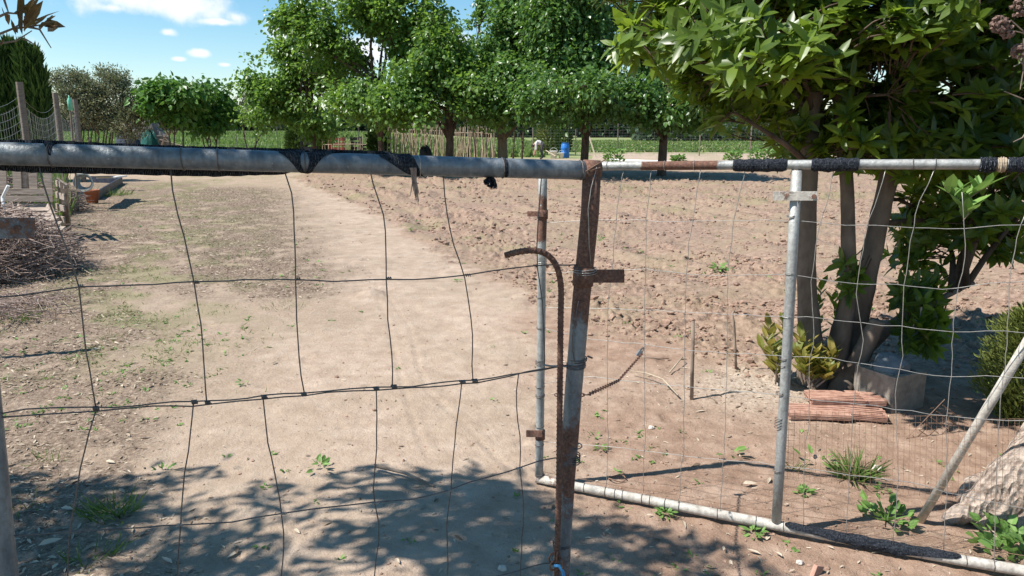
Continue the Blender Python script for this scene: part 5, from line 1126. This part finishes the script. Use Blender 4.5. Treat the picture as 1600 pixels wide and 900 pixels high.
def laurel():
    root = thing('laurel_tree', 'large dark evergreen tree on several grey trunks behind the gate', 'tree', tuple(G(1290, 605)))
    nodes = []
    for pts, rad in tr:
        P = []; R = []
        for (a, b), (ra, rb) in zip(zip(pts[:-1], pts[1:]), zip(rad[:-1], rad[1:])):
            for i in range(5): P.append(Vector(a).lerp(b, i / 5) + Vector((random.gauss(0, .004), random.gauss(0, .004), 0))); R.append((ra + (rb - ra) * i / 5) * random.uniform(.95, 1.06))
        P.append(Vector(pts[-1])); R.append(rad[-1])
        for _ in range(2): P = [P[0]] + [(P[i - 1] + P[i] * 2 + P[i + 1]) / 4 for i in range(1, len(P) - 1)] + [P[-1]]
        MB().tube(P, R, 14).build('trunk', M['bark_grey'], root, True); nodes += [tuple(p) for p in P if p.z > .75 or pts is tr[4][0]]
    nodes = np.array(nodes); bb = MB(); LN = []
    for e in sample_ell(ells, 90, .2):
        s = nodes[np.argmin(np.linalg.norm(nodes - e, axis=1) * rng.uniform(.6, 1.4, len(nodes)) + .6 * np.maximum(nodes[:, 2] - e[2], 0))]; lp = limb_pts(s, e, .1, 6); bb.tube(lp, np.linspace(.022, .007, 6), 6); LN += list(lp[1:])
    LN = np.array(LN); tips = sample_ell(ells, 5600, .12); ax = []
    # openings in the crown: lines of thin foliage running away through the tree
    for gx, gy, gr in ((1380, 118, 30), (1478, 142, 30), (1245, 168, 22), (1295, 178, 20), (1360, 20, 18), (1180, 205, 20)):
        a_ = np.array(tuple(W(gx, gy, 3.4))); b_ = np.array(tuple(W(gx, gy, 6.6))); d_ = (b_ - a_) / np.linalg.norm(b_ - a_)
        t_ = (tips - a_) @ d_; dist = np.linalg.norm(tips - a_ - t_[:, None] * d_, axis=1); tips = tips[dist > (gr * .5 + 9) / F * 4.7]
    tips = tips[fbm(tips[:, 0] + tips[:, 1] * .5, tips[:, 2], 3.2, 12, 2) < .525] if True else tips
    for i, t in enumerate(tips):
        s = LN[np.argmin(np.linalg.norm(LN - t, axis=1))]; d = t - s; L = np.linalg.norm(d) + 1e-6; s2 = t - d / L * min(L, .16); bb.tube([s2, (s2 + t) / 2 + rng.normal(0, .01, 3), t], [.005, .004, .003], 4, cap=False); ax.append(d / L)
    bb.build('branches', M['bark_brown'], root, True); ax = np.array(ax)
    # rosettes of long leaves at every shoot tip
    K = 9; n = len(tips); axu = ax * .5 + np.array([-.25, -.15, .55]); axu /= np.linalg.norm(axu, axis=1, keepdims=True)
    h = np.cross(axu, rand_unit(n)); h /= np.linalg.norm(h, axis=1, keepdims=True); g = np.cross(axu, h)
    pos = []; X = []; Nn = []; v = []
    tone = np.clip(rng.random(n) * .75 + .45 * sstep(1.9, 1.3, tips[:, 0]), 0, 1)  # random leaf tone, plus sunlight on the crown's left side painted in as lighter colour
    for k in range(K):
        a = k * 2.4 + rng.random(n) * .5; el = rng.uniform(-.15, .75, n) + k * .05
        dirn = (h * np.cos(a)[:, None] + g * np.sin(a)[:, None]) * np.cos(el)[:, None] + axu * np.sin(el)[:, None]
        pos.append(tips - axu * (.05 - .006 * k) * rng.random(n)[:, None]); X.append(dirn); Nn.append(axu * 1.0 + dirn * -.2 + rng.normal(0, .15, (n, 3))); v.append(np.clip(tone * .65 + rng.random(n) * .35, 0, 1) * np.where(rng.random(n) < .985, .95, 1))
    pos = np.concatenate(pos); X = np.concatenate(X); Nn = np.concatenate(Nn); v = np.concatenate(v); size = rng.uniform(.075, .145, len(pos))
    # the 300 nearest leaves in view are objects of their own
    rel = pos - np.array([0, 0, CH]); zcam = rel[:, 1] * CP - rel[:, 2] * SP; ycam = rel[:, 1] * SP + rel[:, 2] * CP
    px = 800 + F * rel[:, 0] / zcam; py = 450 - F * ycam / zcam; inv = (px > 950) & (px < 1590) & (py > 5) & (py < 640)
    score = np.where(inv, size / zcam, 0); top = np.argsort(-score)[:296]; mask = np.ones(len(pos), bool); mask[top] = False
    tm = tmpl_lance(.17, .16)
    Vs = []; Ts = []; vs_ = []; off = 0; pick = rng.integers(0, 4, mask.sum())
    for q_, (w_, d_) in enumerate(((.17, .16), (.15, .02), (.20, .30), (.13, .22))):
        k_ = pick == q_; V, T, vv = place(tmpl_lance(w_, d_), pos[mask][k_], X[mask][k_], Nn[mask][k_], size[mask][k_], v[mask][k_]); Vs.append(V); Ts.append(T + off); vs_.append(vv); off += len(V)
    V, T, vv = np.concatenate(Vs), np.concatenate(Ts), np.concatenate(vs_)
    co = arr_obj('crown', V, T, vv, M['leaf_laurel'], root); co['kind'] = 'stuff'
    meshes = [arr_mesh('leaf', tmpl_lance(w_, d_)[0], tm[1], np.full(8, q), M['leaf_laurel'], True) for w_, d_, q in ((.17, .16, .3), (.15, .1, .6), (.19, .22, .8), (.16, .05, .45))]
    for j, i in enumerate(top):
        x_ = Vector(X[i]).normalized(); y_ = Vector(Nn[i]).cross(x_).normalized(); z_ = x_.cross(y_); s = size[i]
        o = bpy.data.objects.new('leaf', meshes[j % 4]); C.objects.link(o); o.parent = root
        mw = Matrix.Translation(Vector(pos[i])) @ Matrix((x_ * s, y_ * s, z_ * s)).transposed().to_4x4()
        o.matrix_parent_inverse = Matrix.Translation(-Vector(root.location)); o.matrix_basis = mw
    return root
laurel()
# yellowish young shoots round its foot
def shoots(label, cps, n_leaf=22, ls=.085, mat='leaf_shoot', name='young_shoot', grp=None):
    b = cps[0][0]; root = thing(name, label, 'shoot', tuple(b), grp); Ps = []; Xs = []; Ns = []
    m = MB()
    for p0, p1 in cps:
        p0 = Vector(p0); p1 = Vector(p1); md = p0.lerp(p1, .5) + Vector((random.gauss(0, .02), random.gauss(0, .02), 0)); m.tube([p0, md, p1], [.006, .004, .002], 5)
        for k in range(n_leaf):
            t = .3 + .7 * (k / n_leaf); a = k * 2.4; p = (p0.lerp(md, t * 2) if t < .5 else md.lerp(p1, t * 2 - 1)); Ps.append(tuple(p)); Xs.append((math.cos(a), math.sin(a), .9 + t * .6)); Ns.append((-math.cos(a) * .6, -math.sin(a) * .6, 1))
    m.build('stem', M['stick'], root); n = len(Ps)
    V, T, vv = place(tmpl_lance(.2, .1), np.array(Ps), np.array(Xs) + rng.normal(0, .15, (n, 3)), np.array(Ns), rng.uniform(.6, 1.1, n) * ls); arr_obj('leaves', V, T, vv, M[mat], root)
def sp(px0, py0, px1, py1, Y): return (W(px0, py0, Y), W(px1, py1, Y))
shoots('reddish yellow shoots left of the pipe stile at the laurel foot', [sp(1215, 600, 1200, 510, 4.6), sp(1218, 600, 1190, 545, 4.5), sp(1222, 600, 1222, 500, 4.7), sp(1215, 602, 1210, 540, 4.5), sp(1212, 600, 1196, 525, 4.4), sp(1220, 600, 1208, 560, 4.4)], 20, .11, grp='young shoots at the laurel foot')
shoots('yellow green shoots right of the pipe stile at the laurel foot', [sp(1255, 600, 1240, 545, 4.3), sp(1262, 600, 1272, 548, 4.3), sp(1270, 605, 1300, 550, 4.3), sp(1258, 600, 1250, 525, 4.35), sp(1262, 605, 1285, 570, 4.25), sp(1265, 605, 1258, 560, 4.2), sp(1275, 605, 1296, 575, 4.2)], 20, .115, grp='young shoots at the laurel foot')
shoots('dark green shoots between the laurel trunks', [sp(1290, 560, 1285, 440, 4.5), sp(1300, 540, 1300, 460, 4.5)], 18, .09, 'leaf_laurel', grp='young shoots at the laurel foot')
shoots('dark rosette of leaves hanging below the laurel at its right', [sp(1430, 500, 1450, 530, 4.3), sp(1440, 480, 1455, 545, 4.35), sp(1430, 500, 1435, 560, 4.3)], 26, .11, 'leaf_laurel', grp='young shoots at the laurel foot')
# bare stem shoots showing bright leaves under the rail
shoots('bright lime green leafy twig hanging under the top rail', [sp(1500, 320, 1480, 300, 3.6), sp(1500, 320, 1545, 290, 3.6), sp(1500, 320, 1505, 345, 3.55)], 8, .13, 'leaf_weed', 'leafy_twig')

# ------------------------------------------------------------------ big grey trunk at the right edge
def bigtree():
    b = G(1668, 812); root = thing('old_tree', 'thick grey barked old trunk flaring out at the right edge', 'tree', tuple(b))
    def ring(path, rads, n=72):
        V = []; T = []; m = MB(); k = len(path)
        for j in range(k):
            for i in range(n):
                a = i / n * 6.283; rdg = 1 + .07 * math.sin(a * 7 + j * .25) + .04 * math.sin(a * 13 - j * .3) + .006 * random.random(); r = rads[j] * rdg
                V.append(tuple(path[j] + Vector((math.cos(a) * r, math.sin(a) * r * .9, .03 * math.sin(a * 5 + j)))))
        for j in range(k - 1):
            for i in range(n): a0 = j * n + i; a1 = j * n + (i + 1) % n; T += [(a0, a1, a1 + n), (a0, a1 + n, a0 + n)]
        return m.add(V, T)
    path = []; rads = []
    for t in np.linspace(0, 1, 60) ** 1.6:
        h = t * 3.2; path.append(Vector((b.x + .35 * h * (1 - .4 * t), b.y + .05 + .1 * t, h - .05))); rads.append(.21 + .22 * math.exp(-h * 4.5) - .05 * t)
    ring(path, rads).build('trunk', M['bark_old'], root, True)
    # surface roots
    for (px, py, r) in ((1478, 812, .07), (1500, 790, .075), (1530, 822, .08), (1560, 760, .08)):
        e = G(px, py, .0); s = Vector((b.x, b.y, .34)); P = [s, s.lerp(e, .4) + Vector((0, 0, .03)), s.lerp(e, .75) + Vector((0, 0, -.01)), e + Vector((0, 0, -.02))]
        Q = []
        for a_, c_ in zip(P[:-1], P[1:]): Q += [a_.lerp(c_, i / 5) + Vector((random.gauss(0, .005), random.gauss(0, .005), random.gauss(0, .004))) for i in range(5)]
        Q.append(P[-1]); MB().tube(Q, [max(.015, (r * 1.6 * (1 - i / len(Q)) + .02) * random.uniform(.96, 1.04)) for i in range(len(Q))], 14).build('root', M['bark_old'], root, True)
    # bark plates on the near face
    bb = MB(); el2 = [(Vector((b.x + 1.2, b.y + .5, 3.6)), (1.5, 1.4, .8))]; LN = []
    for e in sample_ell(el2, 12, .3):
        lp = limb_pts(tuple(path[-1]), e, .1, 6); bb.tube(lp, np.linspace(.07, .02, 6), 6); LN += list(lp)
    bb.build('branches', M['bark_old'], root, True)
    n = 9000; pos = sample_ell(el2, n, .2); V, T, vv = place(tmpl_small(), pos, rand_unit(n), rand_unit(n), rng.uniform(.05, .1, n)); co = arr_obj('crown', V, T, vv, M['leaf_olive'], root); co['kind'] = 'stuff'
m_, nt_, b_, o_ = newmat('furrowed_old_bark')
wv = N(nt_, 'ShaderNodeTexVoronoi', feature='F1'); t_c = N(nt_, 'ShaderNodeTexCoord'); mp = N(nt_, 'ShaderNodeMapping'); mp.inputs['Scale'].default_value = (1, 1, .45)
nt_.links.new(t_c.outputs['Object'], mp.inputs[0]); nt_.links.new(mp.outputs[0], wv.inputs[0]); wv.inputs['Scale'].default_value = 45
fn = noise(nt_, 30, 6, .7); nt_.links.new(mixc(nt_, ramp(nt_, noise(nt_, 22, 6, .7, (1, 1, .35), dist=1.5), [(.40, (0, 0, 0)), (.50, (1, 1, 1))]), (.25, .18, .14), ramp(nt_, fn, [(.3, (.37, .285, .225)), (.7, (.52, .43, .355))])), b_.inputs['Base Color'])
b_.inputs['Roughness'].default_value = .95; bump(nt_, b_, math_n(nt_, 'ADD', math_n(nt_, 'MULTIPLY', wv.outputs[0], 2), fn), .9, .02); M['bark_old'] = m_
bigtree()
# feathery conifer shrub behind it
b = G(1596, 655); root = thing('thuja_shrub', 'feathery yellow green conifer shrub beside the old trunk', 'shrub', tuple(b))
MB().tube([b, b + Vector((0, 0, .6))], [.02, .008], 6).build('trunk', M['bark_brown'], root)
n = 11000; zz = rng.random(n); a = rng.random(n) * 6.283; rr = .235 * np.sin(np.clip(zz * .86 + .14, 0, 1) * 3.14) ** .5 * (.4 + .7 * rng.random(n)) * (.55 + .8 * vn(a * 2, zz * 7, 1.6, 5)); 
pos = np.stack([b.x + .03 + rr * np.cos(a), b.y + rr * np.sin(a), zz * .66], 1); X = np.stack([np.cos(a) * .8, np.sin(a) * .8, np.full(n, .8)], 1) + rng.normal(0, .35, (n, 3))
V, T, vv = place(tmpl_small(), pos, X, rand_unit(n), rng.uniform(.02, .06, n), wscale=.35); co = arr_obj('foliage', V, T, vv, M['leaf_thuja'], root); co['kind'] = 'stuff'

# ------------------------------------------------------------------ shade tree behind the camera on the left, and its twigs in view
def shade_tree():
    base = Vector((-4.3, .6, 0)); E = [(Vector((-4.5, 2.25, 3.2)), (.8, .5, .3)), (Vector((-3.3, 2.35, 3.25)), (1.2, .45, .35)), (Vector((-2.3, 2.15, 3.1)), (.75, .42, .25)), (Vector((-1.6, 1.8, 3.1)), (.6, .4, .25)), (Vector((-3.6, .8, 3.4)), (1.2, .8, .5)), (Vector((-1.6, 1.1, 3.1)), (.9, .5, .4)), (Vector((-2.2, .2, 3.6)), (1.8, .9, .5)), (Vector((-.9, 1.35, 3.1)), (.35, .25, .2))]
    tree('overhanging_tree', 'tree whose reddish leafy twigs hang in at the top left corner', 'tree', [([base, base + Vector((.1, .1, 1.2)), Vector((-3.7, .9, 2.4)), Vector((-3.2, 1.1, 3.0))], [.14, .12, .1, .07]), ([Vector((-3.9, .8, 2.1)), Vector((-2.8, .9, 2.9)), Vector((-1.8, 1.2, 3.1))], [.07, .05, .03])],
         E, 34, 860, 15, .12, tmpl_lance(.15), M['leaf_laurel'], M['bark_brown'], r0=.05, hang=.2, spreadl=.06, flat=.6, twig_r=.006)
shade_tree()
Yt = 2.3
def ptw(label, segs, leaves, mat, bmat='stick', name='twig_spray', cat='twig'):
    root = thing(name, label, cat, tuple(segs[0][0])); m = MB()
    for s in segs: m.tube(s, list(np.linspace(.0045, .0014, len(s))), 5)
    m.build('branch', M[bmat], root)
    if leaves:
        P, X, S_ = zip(*leaves); n = len(P); V, T, vv = place(tmpl_lance(.085, .12), np.array(P), np.array(X), rng.normal(0, .6, (n, 3)) + np.array([0, -.8, .4]), np.array(S_)); arr_obj('leaves', V, T, vv, M[mat], root)
w0 = lambda px, py, dy=0: W(px, py, Yt + dy)
segs = [[w0(-40, 62), w0(0, 53), w0(20, 45), w0(45, 42), w0(70, 38), w0(90, 36)], [w0(-40, 75), w0(0, 68), w0(25, 64), w0(50, 48)], [w0(-10, 30), w0(12, 20), w0(30, 22), w0(40, 42)], [w0(45, 42), w0(62, 46), w0(80, 75)], [w0(62, 44), w0(72, 34), w0(82, 24)], [w0(0, -20), w0(10, 10), w0(14, 22)]]
lv = []
for px0, py0, px1, py1 in ((35, 55, 30, 5), (38, 50, 50, 0), (40, 45, 88, 11), (36, 40, 25, 10), (42, 38, 60, 8), (40, 30, 52, -12), (30, 30, 35, -20), (34, 62, 60, 68), (45, 40, 75, 28), (25, 55, 17, 28), (28, 52, 23, 30), (10, 25, 0, 10), (12, 22, 12, 34), (20, 20, 45, 12), (70, 38, 92, 37), (72, 34, 84, 24), (74, 40, 80, 46), (60, 42, 84, 32), (50, 20, 60, -10), (45, 25, 30, -10), (30, 20, 62, 22), (0, 72, 6, 60), (36, 48, 60, 26)):
    a = w0(px0, py0, random.uniform(-.05, .05)); b = w0(px1, py1, random.uniform(-.08, .08)); lv.append((tuple(a), tuple(b - a), (b - a).length * 1.0))
ptw('spray of reddish brown leaves hanging in the top left corner', segs, lv, 'leaf_red')
# dried flower heads at the top right
Yt2 = 3.0; w1 = lambda px, py: W(px, py, Yt2)
root = thing('dried_flower_stem', 'dried brown flower heads on thin grey stems at the top right edge', 'dried flowers', tuple(w1(1600, 110)))
m = MB()
for s in (((1640, 120), (1598, 48), (1580, 32), (1560, 38)), ((1640, 60), (1600, 52), (1575, 46)), ((1640, 0), (1597, 12), (1592, 2)), ((1640, 140), (1598, 100), (1580, 78)), ((1640, 130), (1600, 96), (1584, 104)), ((1600, 60), (1599, 110), (1594, 140)), ((1640, 180), (1600, 155), (1570, 143)), ((1640, 150), (1598, 215), (1583, 222))): m.tube([w1(*p) for p in s], list(np.linspace(.004, .0018, len(s))), 5)
m.build('stem', M['stick'], root)
for cx, cy, r in ((1562, 38, 12), (1574, 50, 9), (1594, 12, 13), (1592, 80, 10)):
    m = MB()
    for k in range(42):
        u = rand_unit(1)[0]; c = w1(cx, cy) + Vector(u) * r / F * Yt2 * .9; m.box(c, (.010, .010, .010), Matrix.Rotation(random.random() * 3, 3, Vector(rand_unit(1)[0])), jit=.001)
    m.build('flower_head', M['dry_flower'], root)

# tiny seedlings nobody could count
x, y = scatter(2600, 2.3, 14, p=1.8); S = soil(x, y); k = rng.random(len(x)) < (S[6] * .8 + S[1] * .35 + .03) * sstep(.42, .6, fbm(x, y, 1.1, 55)); x, y = x[k], y[k]
x = np.repeat(x, 6) + rng.normal(0, .012, 6 * len(x)); y = np.repeat(y, 6) + rng.normal(0, .012, len(x)); n = len(x); a = rng.random(n) * 6.283
V, T, vv = place(tmpl_lance(.2, .1), np.stack([x, y, height(x, y)], 1), np.stack([np.cos(a), np.sin(a), rng.uniform(.1, .9, n)], 1), np.array([0, 0, 1]) + rng.normal(0, .4, (n, 3)), rng.uniform(.01, .028, n) * np.interp(y, [2, 12], [1, 2]))
tag(arr_obj('seedlings', V, T, vv, M['leaf_weed']), 'tiny green seedlings sprinkled over the bare ground', 'seedlings', kind='stuff')
# ------------------------------------------------------------------ weeds and tufts
def tuft(label, px, py, n, h, spread, mat='grass', grp='grass tufts on the bare ground', wd=.028):
    p = GZ(px, py); root = thing('grass_tuft', label, 'grass tuft', tuple(p), grp); a = rng.random(n) * 6.283; r = spread * rng.random(n) ** .7
    st = np.stack([p.x + r * np.cos(a), p.y + r * np.sin(a), np.full(n, p.z - .004)], 1); X = np.stack([np.cos(a) * .8, np.sin(a) * .8, rng.uniform(.3, 1.1, n)], 1) + rng.normal(0, .3, (n, 3))
    V, T, vv = place(tmpl_blade(wd, .5), st, X, rand_unit(n) * np.array([1, 1, .2]), rng.uniform(.3, 1.25, n) ** 1.3 * h); arr_obj('blades', V, T, vv * (1.0 if n < 100 else .93), M[mat], root)['kind'] = 'stuff'
tuft('largest grass tuft, in the tree shadow at the lower left', 178, 800, 200, .10, .10)
tuft('loose grass tuft low at the left near the bottom edge', 145, 868, 70, .08, .09)
tuft('bright upright grass tuft in front of the terracotta bricks', 1336, 742, 260, .13, .06)
tuft('small grass tuft right of the middle pipe stile', 1240, 728, 60, .07, .05)
tuft('sparse tuft under the leftmost gate wire', 75, 715, 50, .07, .08)
tuft('thin tuft in the shade at the very left bottom', 30, 790, 60, .07, .12)
tuft('grey green tuft below the litter patch on the path', 445, 478, 160, .05, .22)
tuft('grass patch at the near end of the litter strip', 385, 400, 260, .07, .35)
tuft('grass tuft on the left path edge beyond the first wire', 205, 420, 160, .07, .25)
tuft('grass tuft on the left path edge below the thin shadow', 178, 530, 140, .05, .14)
tuft('dry tuft beside the wire knot at the left', 160, 618, 90, .05, .08)
tuft('tuft of grass under the brush pile edge', 30, 500, 160, .12, .15)
tuft('green fringe beside the raised bed', 172, 305, 300, .2, .5)
W_ = [('small star shaped weed in the middle of the path', 380, 600, 9, .045), ('pale flat weed at the shadow edge between two wires', 500, 736, 14, .06), ('dark weed sprig left of the second wire', 258, 738, 14, .05), ('tiny weed on the path right of the wires', 773, 628, 7, .03), ('small grey weed right of the brown post', 940, 703, 24, .035), ('tiny dark weed beside the brown post', 928, 684, 8, .04), ('weed growing against the bottom rail', 1040, 803, 40, .04), ('upright two leaved sprout above the rail shadow', 1142, 714, 7, .075), ('green weed at the laurel side of the dug ground', 1123, 428, 40, .10), ('green sprout with an upright leaf right of the stile', 1274, 722, 8, .09), ('weed patch at the foot of the middle stile', 1258, 768, 44, .04), ('weed beneath the bottom rail, right of the shadow', 1178, 832, 26, .045), ('flat weed in front of the chain stake', 1000, 390, 20, .06), ('weed on the dug soil near the right stile', 1200, 440, 22, .06), ('weed patch on the dug soil behind the hook', 940, 375, 18, .07), ('small weed right of the broadleaf plant', 1375, 765, 22, .04), ('little weed on the path far side', 715, 440, 16, .05), ('weed tuft at the path edge near the dug soil', 640, 365, 20, .06), ('tiny weed beside the leaf litter', 770, 540, 8, .02)]
for lab, px, py, n, ls in W_: rosette_plant('weed', lab, 'weed', GZ(px, py), n, ls * .75, 'leaf_weed', tmpl_lance(.2, .1), .45, ls * .8, ls * .5, 'weeds on the bare ground', stems=False)
rosette_plant('broadleaf_weed', 'low broadleaf weed with round leaves just behind the bottom rail', 'weed', GZ(1385, 812), 40, .045, 'leaf_weed', tmpl_heart(), .7, .10, .06)
rosette_plant('broadleaf_weed', 'large lush broadleaf plant at the foot of the old trunk', 'plant', GZ(1600, 868), 110, .055, 'leaf_weed', tmpl_heart(), .8, .17, .08)
def dryleaf(label, px, py, L, ang):
    L *= .7; p = GZ(px, py); V, T, vv = place(tmpl_lance(.16, .2), np.array([tuple(p + Vector((0, 0, .012)))]), np.array([(math.cos(ang), math.sin(ang), .15)]), np.array([(.2, -.3, 1.)]), L, np.array([.9])); tag(arr_obj('dry_leaf', V, T, vv, M['litter']), label, 'dry leaf', 'large dry leaves on the ground')
for lab, px, py, L, a in (('pale curled leaf right of the rod near the bottom edge', 1130, 862, .05, 1.2), ('pale leaf below the bottom rail centre', 1010, 808, .04, .2), ('long pale leaf lying above the bottom rail', 1160, 757, .10, .1), ('dry leaf tipped up left of the brick shard', 1222, 870, .06, 1.9), ('pale pointed leaf standing at the bottom left edge', 82, 893, .06, 1.6), ('straw coloured leaf at the left in the shadow edge', 165, 722, .08, -.3), ('pale curved leaf by the lower left grass', 95, 795, .09, -.2), ('dry leaf in the shadow left of the first wire', 60, 858, .12, .7), ('pale leaf on the path by the twisted wires', 533, 594, .05, .1), ('pale leaf below the first knot', 240, 655, .05, 1.0), ('dry leaf right of the stile near the bottom rail', 946, 832, .04, .9), ('dry leaf between stones near the top of the bare ground', 1225, 790, .04, .4)): dryleaf(lab, px, py, L, a)
